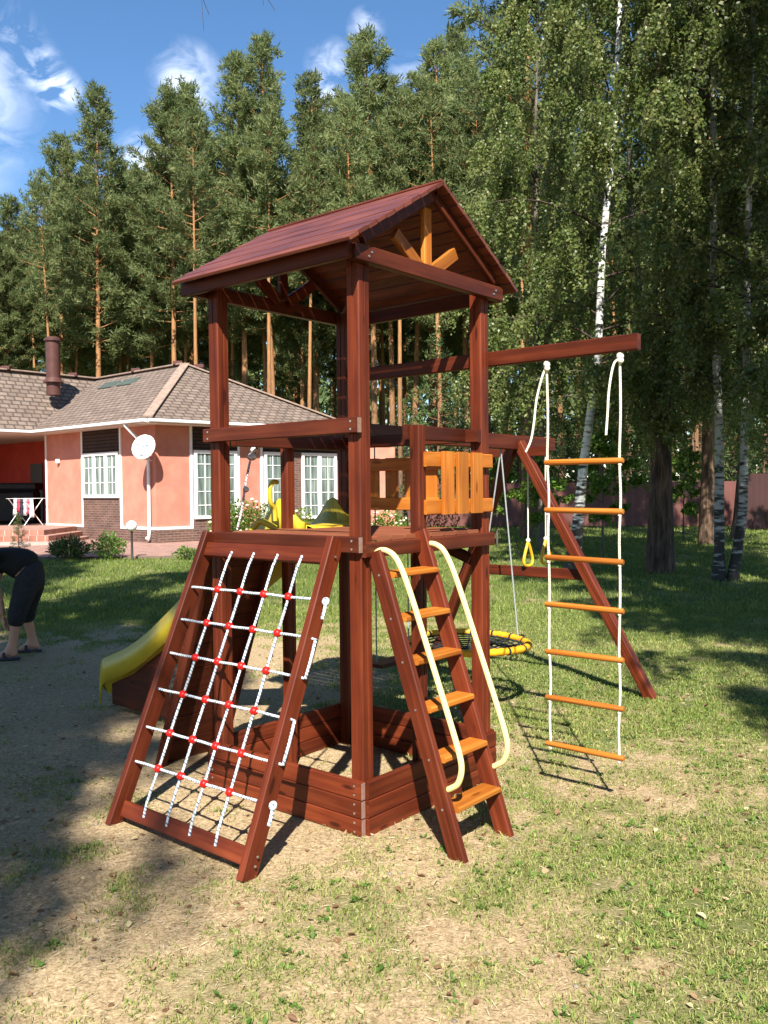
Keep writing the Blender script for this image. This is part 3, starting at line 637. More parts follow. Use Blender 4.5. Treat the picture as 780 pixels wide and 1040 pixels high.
# ------------------------------------------------------------------ play tower
tower = empty('play_tower', TOW, TROT, 'reddish brown wooden play tower with gabled roof, climbing net, ladder and swing beam', 'play tower')
V_ = 1.08; PW = .0775
def pt(mb, name, mat_, parent=tower): return mb.build(name, mat_, parent)
def post_prof(w):
    a = w/2; c = .006; g = .004; gd = .004; p = []
    side = [(-a+c, -a), (-g, -a), (-g*.6, -a+gd), (g*.6, -a+gd), (g, -a), (a-c, -a)]
    for k in range(4):
        for (x, y) in side:
            for _ in range(k): x, y = -y, x
            p.append((x, y))
    return p
PP = post_prof(PW)
def screws(mb, pts, nrm):
    nrm = Vector(nrm)
    for p in pts: p = Vector(p); mb.tube([p-nrm*.002, p+nrm*.0025], .0055, 8)
scr = MB()
h2 = PW/2
for (u, v) in [(h2, h2), (V_-h2, h2), (h2, V_-h2), (V_-h2, V_-h2)]:
    pt(MB().beam(P(u, v, -.02), P(u, v, 2.70), PW, PW, (0, 1, 0), prof=PP), 'post', M['redwood'])
BT = .032
# mid posts
pt(MB().beam(P(.035, .477, 0), P(.035, .477, 1.93), .062, .062, (0, 1, 0), prof=post_prof(.062)), 'mid_post', M['redwood'])
pt(MB().beam(P(V_-.035, .54, 0), P(V_-.035, .54, 1.90), .062, .062, (0, 1, 0), prof=post_prof(.062)), 'mid_post', M['redwood'])
# platform
deck = MB()
nb_ = 10
for i in range(nb_):
    v0 = .0+i*V_/nb_; deck.box(P(.082 if i in (0, nb_-1) else 0, v0+.003, 1.366), P(V_-.082 if i in (0, nb_-1) else V_, v0+V_/nb_-.003, 1.386), .003)
pt(deck, 'platform', M['deckwood'])
def board(p0, p1, h, name, mat_=None, t=BT):
    b = MB().beam(p0, p1, t, h, (0, 0, 1)); return pt(b, name, mat_ or M['darkwood'])
# joists
board(P(-.012, -BT/2-.001, 1.354), P(1.094, -BT/2-.001, 1.354), .076, 'platform_beam')
board(P(-BT/2-.001, .0, 1.330), P(-BT/2-.001, V_, 1.330), .07, 'platform_beam')
board(P(V_+BT/2+.001, -.01, 1.33), P(V_+BT/2+.001, V_+.03, 1.33), .07, 'platform_beam')
board(P(0, V_+BT/2+.001, 1.33), P(V_, V_+BT/2+.001, 1.33), .07, 'platform_beam')
# rails
board(P(-.010, -BT/2-.001, 1.904), P(1.094, -BT/2-.001, 1.904), .073, 'guard_rail')
board(P(PW+.02, .455, 1.898), P(PW+.02, V_, 1.898), .074, 'guard_rail')
board(P(V_-PW-.02, .08, 1.885), P(V_-PW-.02, V_, 1.885), .074, 'guard_rail')
board(P(.0, V_-PW-.02, 1.895), P(V_, V_-PW-.02, 1.895), .07, 'guard_rail')
# sandbox
for i in range(3):
    z = .045+.0855*i
    board(P(-.012, -BT/2-.001, z), P(1.094, -BT/2-.001, z), .083, 'sandbox_board', M['redwood'])
    if i < 3:
        board(P(-BT/2-.001, .0, z), P(-BT/2-.001, V_, z), .083, 'sandbox_board', M['redwood'])
        board(P(0, V_+BT/2+.001, z), P(V_, V_+BT/2+.001, z), .083, 'sandbox_board', M['redwood'])
        board(P(V_+BT/2+.001, -.01, z), P(V_+BT/2+.001, V_+.03, z), .083, 'sandbox_board', M['redwood'])
for z in (.024, .066, .11, .152, .195, .237, 1.334, 1.372, 1.886, 1.922): screws(scr, [P(.028, -BT-.001, z), P(1.055, -BT-.001, z)], (-1, 0, 0))
# end grain plates of boards face the viewer at the corner
eg = MB()
for z, hh in [(.045, .078), (.1305, .078), (.216, .078), (1.354, .071), (1.904, .068)]:
    eg.box(P(-.0142, -BT+.003, z-hh/2), P(-.0115, -.004, z+hh/2), .001)
pt(eg, 'end_grain', M['endgrain'])

# roof
ZP, ZE, VE0, VE1, U0_, U1_ = 3.135, 2.712, -.165, 1.245, -.092, 1.175
roof = MB(); RTn = .018
for sgn in (0, 1):
    ve = VE0 if sgn == 0 else VE1; nbd = 11
    for i in range(nbd):
        a, b = i/nbd, (i+1)/nbd
        pa = (ve+(.54-ve)*a, ZE+(ZP-ZE)*a); pb = (ve+(.54-ve)*b, ZE+(ZP-ZE)*b)
        g = .0035*(1 if i else 0)
        dv, dz = pb[0]-pa[0], pb[1]-pa[1]; Ln = sqrt(dv*dv+dz*dz); dv /= Ln; dz /= Ln
        nv, nzz = (-dz, dv) if sgn == 0 else (dz, -dv)
        cv, cz = (pa[0]+pb[0])/2, (pa[1]+pb[1])/2
        lip = .0025*(i % 2)
        roof.beam(P(U0_, cv+nv*(-RTn/2+lip), cz+nzz*(-RTn/2+lip)), P(U1_, cv+nv*(-RTn/2+lip), cz+nzz*(-RTn/2+lip)), Ln-.004, RTn, P(0, nv, nzz), .003)
rf = pt(roof, 'roof', M['roofwood'])
MB().beam(P(U0_+.004, .54, ZP+.0), P(U1_-.004, .54, ZP+.0), .03, .012, (0, 0, 1)).build('ridge_cap', M['roofwood'], rf)
# fascia along the eaves
board(P(-.03, -.088, 2.682), P(1.17, -.088, 2.682), .074, 'eave_board', M['darkwood'], .03)
board(P(-.03, V_+.088, 2.682), P(1.17, V_+.088, 2.682), .074, 'eave_board', M['darkwood'], .03)
sl = (ZP-ZE)/(.54-VE0); an = math.atan(sl)
for (u, out) in ((-.027, -1), (V_+.027, 1)):
    tm = MB()
    tm.beam(P(u, -.072, 2.680), P(u, V_+.072, 2.680), .044, .076, (0, 0, 1))
    for sg in (0, 1):
        v0, v1 = (-.10, .535) if sg == 0 else (1.18, .545); zz = lambda v: ZE+sl*abs(v-(VE0 if sg == 0 else VE1))-.018-.036
        if out == -1 and sg == 1: tm.beam(P(u-out*.0, 1.09, zz(1.09)-.004), P(u-out*.0, v1, zz(v1)-.004), .030, .05, (0, 0, 1))
        else: tm.beam(P(u+out*.0, v0+(.09 if sg == 0 else -.09), zz(v0+(.09 if sg == 0 else -.09))), P(u, v1, zz(v1)), .030, .06, (0, 0, 1))
    tr = pt(tm, 'gable_truss', M['darkwood'])
    mw = M['orange'] if out == -1 else M['redwood']
    uu = u-out*.045
    MB().beam(P(uu, .54, 2.715), P(uu, .54, 3.02), .062, .028, (0, 1, 0)).build('strut', mw, tr)
    for sg in (-1, 1): MB().beam(P(uu+.003, .54+sg*.035, 2.705), P(uu+.003, .54+sg*.25, 2.845), .028, .066, (0, 0, 1)).build('strut', mw, tr)
for v in (.02, 1.06): screws(scr, [P(-.05, v, 2.668), P(-.05, v+.02, 2.69)], (0, -1, 0))

# climbing net frame
def netp(u, v0, z):   # on the slanted plane
    return P(u, -.05-.585*(1.365-z)/1.365+v0, z)
nd_ = (Vector(netp(0, 0, 1.365))-Vector(netp(0, 0, 0))).normalized()
nn = Vector((nd_.z, 0, -nd_.x))  # (v, u, z) normal in v-z plane
if nn.x > 0: nn = -nn
for (ua, ub) in ((1.055, 1.03), (.092, .118)):
    b = MB().beam(netp(ua, 0, -.01), netp(ub, 0, 1.38), .085, .038, (0, 1, 0)); pt(b, 'net_frame_rail', M['redwood'])
for z in (1.300, .072):
    pt(MB().beam(netp(1.012, 0, z), netp(.128, 0, z), .032, .075, nd_), 'net_frame_bar', M['redwood'])
ropes_u = [(.835, .793), (.659, .625), (.49, .453), (.31, .287)]
rows = [1.103, .942, .779, .609, .434, .278]
def ru(k, z): a, b = ropes_u[k]; return a+(b-a)*(z-.07)/(1.22)
lift = nn*.020
for k in range(4):
    pts = []
    for q in range(21):
        z = .068+(1.292-.068)*q/20; pts.append(netp(ru(k, z), 0, z)+nn*(.024+.0015*sin(q*1.1)-.0*(q in (0, 20))))
    pts[0] = netp(ru(k, .068), 0, .068)+nn*.016; pts[-1] = netp(ru(k, 1.292), 0, 1.292)+nn*.016
    ro = pt(MB().tube(pts, .0066, 8), 'net_rope', M['netrope'])
    for z in rows:
        MB().sphere(netp(ru(k, z), 0, z)+nn*.025, .0205, 12, 8, (1, 1, .95)).build('rope_connector', M['redplastic'], ro)
for i, z in enumerate(rows):
    pts = [netp(1.02-(1.02-.11)*q/24, 0, z+.0012*sin(q*.9+i))+nn*(.018+.008*sin(pi*q/24)) for q in range(25)]
    pt(MB().tube(pts, .0066, 8), 'net_rope', M['netrope'])
# rope runs and knots on the outside of the right rail
kn = MB()
def rail_out(z, o=.0): return netp(.062+(z/1.38)*.03, 0, z)+P(-o, 0, 0)
for z0_, z1_ in ((.779, .942), (.434, .609)):
    kn = MB(); kn.tube([rail_out(z0_-.0, -.01), rail_out(z0_, .012), rail_out((z0_+z1_)/2, .014), rail_out(z1_, .012), rail_out(z1_, -.01)], .0075, 8); pt(kn, 'rope_run', M['netrope'])
for z in (1.103, .278):
    kn = MB(); kn.sphere(rail_out(z, .014), .021, 10, 7, (1, .8, 1)); kn.tube([rail_out(z, .016), rail_out(z-.045, .02), rail_out(z-.075, .018)], .008, 8); pt(kn, 'rope_knot', M['netrope'])
screws(scr, [rail_out(.05, .0)+P(-.002, 0, 0), rail_out(.085, .0)+P(-.002, 0, 0), rail_out(1.30, .0)+P(-.002, 0, 0)], P(-1, 0, 0))

# ladder
def lad(z, v): return P(-.022-.475*(1.37-z)/1.37, v, z)
ld = (lad(1.37, 0)-lad(0, 0)).normalized(); lperp = Vector((0, ld.z, -ld.y))
for v, zt_ in ((.055, 1.32), (.425, 1.40)):
    pt(MB().beam(lad(-.01, v), lad(zt_, v), .034, .085, lperp, .005), 'ladder_stringer', M['redwood'])
for z in (.21, .415, .625, .83, 1.02, 1.215):
    c = lad(z, .24); pt(MB().beam(c+P(-.012, -.1675, 0), c+P(-.012, .1675, 0), .105, .026, (0, 0, 1), .006), 'ladder_step', M['orange'])
for z in (.21, .415, .625, .83, 1.02, 1.215): screws(scr, [lad(z, .038)], (-1, 0, 0))
def smoothpath(pts, k=6):
    pts = [Vector(p) for p in pts]; out = []
    ext = [pts[0]*2-pts[1]]+pts+[pts[-1]*2-pts[-2]]
    for i in range(1, len(ext)-2):
        a, b, c, d = ext[i-1:i+3]
        for q in range(k):
            t = q/k; out.append(.5*((2*b)+(c-a)*t+(2*a-5*b+4*c-d)*t*t+(3*b-a-3*c+d)*t**3))
    out.append(pts[-1]); return out
for v, dz in ((.062, 0.0), (.432, .01)):
    pp = [P(-.020, v, 1.29+dz), P(-.055, v, 1.325+dz), P(-.11, v, 1.325+dz), P(-.165, v, 1.285+dz), P(-.23, v, 1.16+dz), P(-.345, v, .87+dz), P(-.455, v, .585+dz), P(-.500, v, .46+dz), P(-.510, v, .395+dz), P(-.492, v, .335+dz), P(-.455, v, .305+dz), P(-.415, v, .285+dz)]
    hr = MB(); hr.tube(smoothpath(pp), .0135, 12)
    for q in (pp[0], pp[-1]): hr.beam(q+P(.0, -.006, -.03), q+P(.0, -.006, .03), .026, .006, (1, 0, 0), .002)
    pt(hr, 'handrail', M['cream'])

# orange balustrades
def balus(a, b, z0, z1, out, slats, name='balustrade'):
    mb = MB(); a, b = Vector(a), Vector(b); d = (b-a).normalized(); out = Vector(out)
    for z in (z0+.035, z1-.038): mb.beam(a+Vector((0, 0, z)), b+Vector((0, 0, z)), .022, .075, (0, 0, 1), .004)
    o_ = pt(mb, name, M['orange'])
    for s in slats:
        c = a+d*s+out*.0225
        MB().beam(c+Vector((0, 0, z0-.004)), c+Vector((0, 0, z1+.004)), .022, .094, d.cross(Vector((0, 0, 1))).cross(Vector((0, 0, 1))), .004).build('slat', M['orange'], o_)
balus(P(-.014, .475, 0), P(-.014, 1.074, 0), 1.482, 1.796, P(-1, 0, 0), (.16, .29, .425))
balus(P(V_-.10, V_+.014, 0), P(.27, V_+.014, 0), 1.485, 1.796, P(0, 1, 0), (.10, .25, .40, .55))

# beam for the rope ladder
pt(MB().beam(P(V_, V_+.022, 2.322), P(-.86, V_+.022, 2.322), .042, .08, (0, 0, 1), .005), 'ladder_beam', M['redwood'])
# swing beam and A-frame
ZS = 1.975
pt(MB().beam(P(V_-.03, V_-.3, ZS), P(V_-.03, 3.66, ZS), .075, .115, (0, 0, 1), .006), 'swing_beam', M['redwood'])
vA = 3.10
for (uf, vf) in ((.0, 3.32), (2.1, 3.30)):
    sgn = -1 if uf < 1 else 1
    top = P(V_-.03+sgn*.045, vA, 1.93); bot = P(uf, vf, -.03)
    d = (bot-top).normalized(); pt(MB().beam(top-d*.05, bot, .075, .075, (1, 0, 0), prof=post_prof(.078)), 'swing_leg', M['redwood'])
cb = .92; tcb = (1.93-cb)/1.96
pt(MB().beam(P(.0*tcb+(1.0)*(1-tcb), vA+.11+.045, cb), P(2.1*tcb+1.05*(1-tcb), vA+.11+.045, cb), .03, .085, (0, 0, 1), .005), 'swing_crossbar', M['redwood'])
pl = MB(); pl.beam(P(V_-.30, vA-.0, 1.90), P(V_+.24, vA-.0, 1.90), .012, .075, (0, 0, 1)); pt(pl, 'corner_plate', M['redwood'])
# brace below the platform on the C side
pt(MB().beam(P(.05, V_-.05, .0+1.20), P(.42, V_-.05, .0+1.33), .03, .06, (0, 0, 1)), 'brace', M['darkwood'])

# climbing wall at the far left side, leaning on the platform
cw = MB()
def cwp(v, z): return P(V_+.05+.50*(1.33-z)/1.33, v, z)
for i in range(9):
    za, zb = 1.33*i/9+.002, 1.33*(i+1)/9-.002
    cw.beam(cwp(.01, (za+zb)/2), cwp(.50, (za+zb)/2), .020, (cwp(0, zb)-cwp(0, za)).length, (cwp(0, 1)-cwp(0, 0)), .002)
cwo = pt(cw, 'climbing_wall', M['darkwood'])
for v in (.03, .48): MB().beam(cwp(v, 0)+P(-.03, 0, 0), cwp(v, 1.33)+P(-.03, 0, 0), .035, .05, (0, 1, 0)).build('wall_rail', M['darkwood'], cwo)
hold = solid2('climbing_hold', (.45, .06, .03), scale=20, rough=.6)
for (v, z) in [(.15, .3), (.35, .45), (.14, .62), (.36, .8), (.15, 1.0), (.33, 1.15)]:
    MB().sphere(cwp(v, z)+P(.035, 0, .01), .038, 8, 6, (1, .7, .8)).build('climbing_hold', hold, cwo)
# yellow grab handle beside the climbing wall
gp = [P(V_+.03, .50, 1.43), P(V_+.03, .495, 1.50), P(V_+.03, .465, 1.54), P(V_+.03, .462, 1.62), P(V_+.03, .485, 1.66), P(V_+.03, .52, 1.655)]
pt(MB().tube(smoothpath(gp), .014, 10), 'grab_handle', M['yellow'])
pt(MB().tube(smoothpath([P(V_-.06, .42, 1.39), P(V_-.03, .40, 1.41), P(V_+.03, .38, 1.43), P(V_+.08, .36, 1.38)]), .018, 10), 'grab_handle', M['yellow'])
# slide
def slide():
    sm = MB(); prof = []
    ctr = [(V_-.16, 1.400), (V_+.05, 1.398), (V_+.2, 1.33), (V_+.45, 1.16), (V_+.87, .89), (V_+1.16, .685), (V_+1.39, .53), (V_+1.55, .44), (V_+1.69, .375), (V_+1.85, .315), (V_+1.97, .26), (V_+2.005, .12)]
    cs = smoothpath([Vector((0, u, z)) for u, z in ctr], 4)
    def sect(lipL, hump): # cross section across v
        w = .225
        return [(-w-.012, -.075), (-w-.012, lipL), (-w+.012, lipL), (-w+.04, .005), (0, -.004), (w-.04, .005), (w-.012, lipL), (w+.012, lipL), (w+.012, -.075), (w-.0, -.075), (w-.006, lipL-.012), (w-.06, -.015), (0, -.022), (-w+.06, -.015), (-w+.006, lipL-.012), (-w, -.075)]
    n = len(sect(.1, 0)); vs = []; K = len(cs)
    for i, p in enumerate(cs):
        u = p.y
        lip = .012+.095*float(smooth(1.08, 1.45, u))+.145*math.exp(-((u-1.13)/.11)**2)
        for (a, b) in sect(lip, 0): vs.append(Vector((.79+a, p.y, p.z+b)))
    fs = []; uvs = []
    for i in range(K-1):
        for j in range(n):
            j2 = (j+1) % n; fs.append([i*n+j, i*n+j2, (i+1)*n+j2, (i+1)*n+j]); uvs.append([(i*.1, j*.1)]*4)
    fs.append(list(range(n))); uvs.append([(0, 0)]*n); fs.append([(K-1)*n+j for j in range(n)][::-1]); uvs.append([(0, 0)]*n)
    sm.poly(vs, fs, uvs, True); return sm
pt(slide(), 'slide', M['yellow'])
pt(MB().slab([P(V_+1.25, .62, .05), P(V_+1.90, .62, .05), P(V_+1.90, .62, .20), P(V_+1.62, .62, .31), P(V_+1.25, .62, .53)], .03), 'slide_underside_shade', M['darkwood'])  # added dark board, painting in the slide's shaded underside
pt(scr, 'screw', M['screw'])

# ------------------------------------------------------------------ hanging things
def hang(name, u, v, z, label, cat, group=None): return empty(name, uvw(u, v, z), TROT, label, cat, group)
def sub(p, q): return Vector(p)-Vector(q)
# rope ladder
o0 = P(-.555, 1.10, .24)
rl = hang('rope_ladder', -.555, 1.10, .24, 'rope ladder with seven orange wooden rungs hanging from the red beam', 'rope ladder')
VR = 1.102
for z in (.243, .492, .738, .988, 1.236, 1.488, 1.742):
    dz = rng.uniform(-.004, .004)
    MB().tube([sub(P(-.335, VR, z+dz), o0), sub(P(-.345, VR, z+dz), o0), sub(P(-.767, VR, z-dz), o0), sub(P(-.777, VR, z-dz), o0)], [.012, .0155, .0155, .012], 12).build('rung', M['orange'], rl)
for (ub, utp, tail) in ((-.362, -.350, [(-.33, 1.09, 2.20), (-.30, 1.08, 2.08), (-.288, 1.07, 1.95), (-.275, 1.06, 1.86), (-.25, 1.05, 1.80)]), (-.752, -.762, [(-.735, 1.085, 2.22), (-.715, 1.075, 2.10), (-.708, 1.07, 1.97), (-.70, 1.07, 1.87)])):
    m_ = MB(); K = 30
    m_.tube([sub(P(ub+(utp-ub)*q/K+.003*sin(q*.9), VR+.002*cos(q*1.3), .24+(2.285-.24)*q/K), o0) for q in range(K+1)], .0068, 8)
    m_.sphere(sub(P(utp, VR, 2.262), o0), .020, 10, 7, (.9, 1, 1.1)); m_.sphere(sub(P(utp-.006, VR-.008, 2.238), o0), .016, 10, 7)
    m_.tube(smoothpath([sub(P(utp, VR, 2.25), o0)]+[sub(P(*p), o0) for p in tail], 5), .0062, 8)
    for z in (.243, .492, .738, .988, 1.236, 1.488, 1.742): m_.sphere(sub(P(ub+(utp-ub)*(z-.24)/2.04, VR, z-.021), o0), .0105, 8, 6)
    m_.build('side_rope', M['whiterope'], rl)
# gymnastic rings
for (v, zr, lab) in ((3.27, 1.07, 'yellow triangular hand ring on a cord, left one, clear of the rope ladder'), (3.56, 1.06, 'yellow triangular hand ring on a cord, right one, crossing the rope ladder')):
    o1 = P(V_-.03, v, .965); r_ = hang('hand_ring', V_-.03, v, .965, lab, 'hand ring', 'hand rings under the swing beam')
    ring = [sub(P(V_-.03, v+dx, z), o1) for dx, z in [(0, 1.165), (.02, 1.13), (.055, 1.06), (.07, 1.01), (.055, .975), (0, .965), (-.055, .975), (-.07, 1.01), (-.055, 1.06), (-.02, 1.13), (0, 1.165)]]
    MB().tube(smoothpath(ring, 3), .0125, 10).build('ring', M['ringyellow'], r_)
    MB().tube([sub(P(V_-.03, v, 1.16), o1), sub(P(V_-.03, v, 1.60), o1), sub(P(V_-.03, v, 1.925), o1)], .006, 8).sphere(sub(P(V_-.03, v, 1.175), o1), .02, 8, 6).build('cord', M['whiterope'], r_)
# nest swing
cu_, cv_, cz_ = V_-.03, 2.36, .455
o1 = P(cu_, cv_, cz_); ns = hang('nest_swing', cu_, cv_, cz_, 'round nest swing with black net and yellow padded rim', 'nest swing')
def tiltz(a): return .055*cos(a+.3)
RN = .46; rimY = MB(); rimB = MB(); nseg = 40
rimY.tube([(RN*cos(a), RN*sin(a), 0.008*sin(2*a)) for a in np.linspace(0, 2*pi, 97)], [.027+.0020*cos(48*a) for a in np.linspace(0, 2*pi, 97)], 10, cap=False)
ry_ = rimY.build('padded_rim', M['yellowpad'], ns)
for i in range(16):
    a0 = 2*pi*i/16+.1; MB().tube([(RN*cos(a), RN*sin(a), 0.008*sin(2*a)) for a in np.linspace(a0, a0+.04, 3)], .0295, 10).build('rim_binding', M['blackrope'], ry_)
net = MB()
for i in range(24):
    a = 2*pi*i/24; net.tube([(RN*cos(a)*s, RN*sin(a)*s, -.06*(1-s*s)+.008*sin(2*a)*s) for s in (1, .75, .5, .25, .02)], .006, 5)
for rr_ in np.linspace(.05, .42, 9):
    net.tube([(rr_*cos(a), rr_*sin(a), -.06*(1-(rr_/RN)**2)+.008*sin(2*a)*rr_/RN) for a in np.linspace(0, 2*pi, 33)], .006, 5)
net.build('net', M['blackrope'], ns)
hgt = ZS-.06-cz_
for sg in (-1, 1):
    topp = Vector((sg*.50, 0, hgt)); rp = MB(); mid = Vector((sg*.48, 0, .50)) if sg < 0 else None
    for a in (.45, -.45):
        e = Vector((sg*RN*cos(a), RN*sin(a), .0))
        if sg < 0: rp.tube([e, mid], .0065, 6)
        else: rp.tube([e, topp], .0065, 6)
        rp.tube([e, e+Vector((sg*.03, .01, -.07)), e+Vector((sg*.0, .02, -.13)), e+Vector((sg*.05, .02, -.09))], .010, 6)
    if sg < 0: rp.tube([mid, topp], .007, 6)
    rp.build('hanging_rope', M['blackrope'] if sg < 0 else M['chain'], ns)
# plank swing
pu, pv, pz = V_-.03, 1.50, .455
o1 = P(pu, pv, pz); ps = hang('plank_swing', pu, pv, pz, 'small wooden plank swing seat on thin cords behind the ladder', 'swing')
MB().box((-.20, -.075, -.012), (.20, .075, .012), .005).build('seat', M['darkwood'], ps)
for sg in (-1, 1): MB().tube([(sg*.17, 0, 0), (sg*.17, .0, 1.46)], .005, 6).build('cord', M['chain'], ps)
# speckled climbing rope
cr = hang('climbing_rope', V_-.02, .26, 1.40, 'black and white climbing rope with knots hanging inside the tower', 'climbing rope'); o1 = P(V_-.02, .26, 1.40)
q = MB(); q.tube(smoothpath([sub(P(V_+.02, .20, 1.39), o1), sub(P(V_, .22, 1.50), o1), sub(P(V_-.01, .235, 1.62), o1), sub(P(V_-.02, .27, 1.78), o1), sub(P(V_-.03, .30, 1.853), o1)], 6), .0068, 8)
for (v, z, r) in ((.234, 1.615, .019), (.285, 1.80, .026), (.30, 1.835, .024), (.265, 1.795, .016)): q.sphere(sub(P(V_-.02, v, z), o1), r, 9, 6, (1, 1, .9))
q.tube([sub(P(V_-.03, .30, 1.83), o1), sub(P(V_-.05, .31, 1.865), o1)], .012, 8)
q.build('rope', M['specklerope'], cr)

# ------------------------------------------------------------------ house
house = empty('red_house', (-6.85, 26.2, 0), 0, 'salmon red single storey house with brown hipped shingle roof', 'house')
H0 = Vector((-6.85, 26.2, 0))
dl = Vector((-.7507, .6606, 0)); nl = Vector((-.6606, -.7507, 0)); dr = Vector((.7507, .6606, 0)); nr = Vector((.6606, -.7507, 0))
def HL(t, z, o=0): return dl*t+nl*o+Vector((0, 0, z))
def HR(t, z, o=0): return dr*t+nr*o+Vector((0, 0, z))
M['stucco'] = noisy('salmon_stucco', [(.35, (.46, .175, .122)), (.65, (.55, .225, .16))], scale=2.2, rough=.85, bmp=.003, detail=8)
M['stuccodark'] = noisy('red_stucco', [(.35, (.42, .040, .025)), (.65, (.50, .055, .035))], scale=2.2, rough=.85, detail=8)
M['brick'] = brickmat('brown_brick', (.11, .055, .04), (.16, .085, .065), (.20, .16, .14), .25, .077, .01)
M['siding'] = brickmat('brown_siding', (.045, .026, .02), (.055, .033, .025), (.012, .008, .007), 6, .11, .016, bmpd=.03)
M['trim'] = solid2('white_trim', (.80, .79, .77), .03, scale=4, rough=.5)
M['shingle'] = brickmat('brown_shingle', (.165, .125, .100), (.22, .170, .138), (.09, .066, .054), .33, .21, .03, rough=.9, bmpd=.04)
M['soffit'] = solid2('cream_soffit', (.62, .52, .44), .04, scale=3, rough=.7)
M['pipe'] = solid2('brown_pipe', (.085, .035, .028), .15, scale=5, rough=.45)
def glassmat():
    mm, n, l, bs = mat('window_glass'); tc = n.new('ShaderNodeTexCoord')
    mp = n.new('ShaderNodeMapping'); mp.inputs['Scale'].default_value = (9, .6, 1); l.new(tc.outputs['UV'], mp.inputs[0])
    q = n.new('ShaderNodeTexNoise'); q.inputs['Scale'].default_value = 1.2; q.inputs['Detail'].default_value = 2; l.new(mp.outputs[0], q.inputs['Vector'])
    r = ramp(n, [(.35, (.05, .075, .065)), (.55, (.16, .21, .19)), (.7, (.36, .40, .38))]); l.new(q.outputs[0], r.inputs[0]); l.new(r.outputs[0], bs.inputs['Base Color'])
    bs.inputs['Roughness'].default_value = .06; bs.inputs['Specular IOR Level'].default_value = .7; return mm
M['glass'] = glassmat()
zE = 3.76
def wallq(Hf, t0, t1, z0, z1, o=0, mb=None):
    mb = mb or MB(); mb.quad(Hf(t0, z0, o), Hf(t1, z0, o), Hf(t1, z1, o), Hf(t0, z1, o)); return mb
def wbox(Hf, t0, t1, z0, z1, o0_, o1_, mb):
    n_ = nl if Hf is HL else nr
    a = Hf((t0+t1)/2, (z0+z1)/2, (o0_+o1_)/2)
    d_ = dl if Hf is HL else dr
    mb.beam(a-d_*(t1-t0)/2, a+d_*(t1-t0)/2, abs(o1_-o0_), z1-z0, (0, 0, 1), .003); return mb
# plan outline: C0, right end, back, wing
tL, tR = 6.64, 7.0
wl_ = MB()
for (A, B) in [(HL(tL, 0), HL(0, 0)), (HR(0, 0), HR(tR, 0)), (HR(tR, 0), HR(tR, 0)+dl*14), (HR(tR, 0)+dl*14, HL(14, 0))]:
    wl_.quad(Vector((A.x, A.y, .42)), Vector((B.x, B.y, .42)), Vector((B.x, B.y, zE)), Vector((A.x, A.y, zE)))
wl_.build('wall', M['stucco'], house)
# recessed porch: back walls in darker red
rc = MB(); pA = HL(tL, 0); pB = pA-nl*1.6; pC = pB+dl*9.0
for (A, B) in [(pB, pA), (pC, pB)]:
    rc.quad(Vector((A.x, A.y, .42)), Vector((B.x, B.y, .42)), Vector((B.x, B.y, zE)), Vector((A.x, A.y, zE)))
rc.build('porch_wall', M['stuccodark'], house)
# plinth
pb = MB()
wbox(HL, 0, tL, 0, .45, -.2, .05, pb); wbox(HR, .0, tR, 0, .45, -.2, .05, pb)
wbox(HL, 1.92, 4.14, .45, 1.42, -.1, .03, pb); wbox(HR, 1.22, 2.84, .45, .74, -.1, .03, pb); wbox(HR, 3.80, 7.0, .45, .66, -.1, .03, pb); wbox(HR, 4.88, 5.34, .66, 2.9, -.1, .03, pb)
pb.build('brick_plinth', M['brick'], house)
for (Hf, ta, tb) in ((HL, 1.92, 4.14), (HR, 1.22, 2.84), (HR, 3.80, 7.0)):
    sd = MB(); wbox(Hf, ta, tb, 2.90, zE-.001, -.01, .025, sd); sd.build('siding_panel', M['siding'], house)
tr = MB()
for t in (1.87, 4.18): wbox(HL, t-.04, t+.04, .45, zE, .0, .045, tr)
for t in (tL-.03,): wbox(HL, t-.03, t+.03, .45, zE, .0, .04, tr)
wbox(HL, 4.22, tL, .45, .53, 0, .06, tr); wbox(HL, -.02, 1.83, .45, .53, 0, .06, tr); wbox(HR, 0, 1.14, .45, .53, 0, .06, tr)
for t in (1.18, 2.88, 3.76): wbox(HR, t-.04, t+.04, .45, zE, 0, .045, tr)
tr.build('white_trim', M['trim'], house)
def window(Hf, t0, t1, z0, z1, cols, grid):
    f = MB(); fw = .10
    wbox(Hf, t0, t1, z0, z0+fw, .03, .09, f); wbox(Hf, t0, t1, z1-fw, z1, .03, .09, f)
    wbox(Hf, t0, t0+fw, z0+fw, z1-fw, .03, .089, f); wbox(Hf, t1-fw, t1, z0+fw, z1-fw, .03, .089, f)
    for k in range(1, cols):
        t = t0+(t1-t0)*k/cols; wbox(Hf, t-.075, t+.075, z0+fw, z1-fw, .03, .087, f)
    fo = f.build('window', M['trim'], house)
    g = MB(); wallq(Hf, t0+.05, t1-.05, z0+.05, z1-.05, .045, g); g.build('pane', M['glass'], fo)
    mu_ = MB(); cw_ = (t1-t0)/cols
    for k in range(cols):
        for q in range(1, grid[0]): tq = t0+cw_*(k+q/grid[0]); wbox(Hf, tq-.012, tq+.012, z0+fw, z1-fw, .043, .06, mu_)
        for q in range(1, grid[1]): zq = z0+(z1-z0)*q/grid[1]; wbox(Hf, t0+cw_*k+.05, t0+cw_*(k+1)-.05, zq-.012, zq+.012, .043, .061, mu_)
    mu_.build('glazing_bars', M['trim'], fo)
    return fo
window(HL, 1.96, 4.10, 1.42, 2.88, 3, (2, 3))
window(HR, 1.26, 2.80, .74, 2.88, 2, (2, 5))
window(HR, 3.84, 4.86, .66, 2.88, 1, (3, 5))
window(HR, 5.36, 6.86, .62, 2.88, 2, (2, 5))
fo = MB(); 
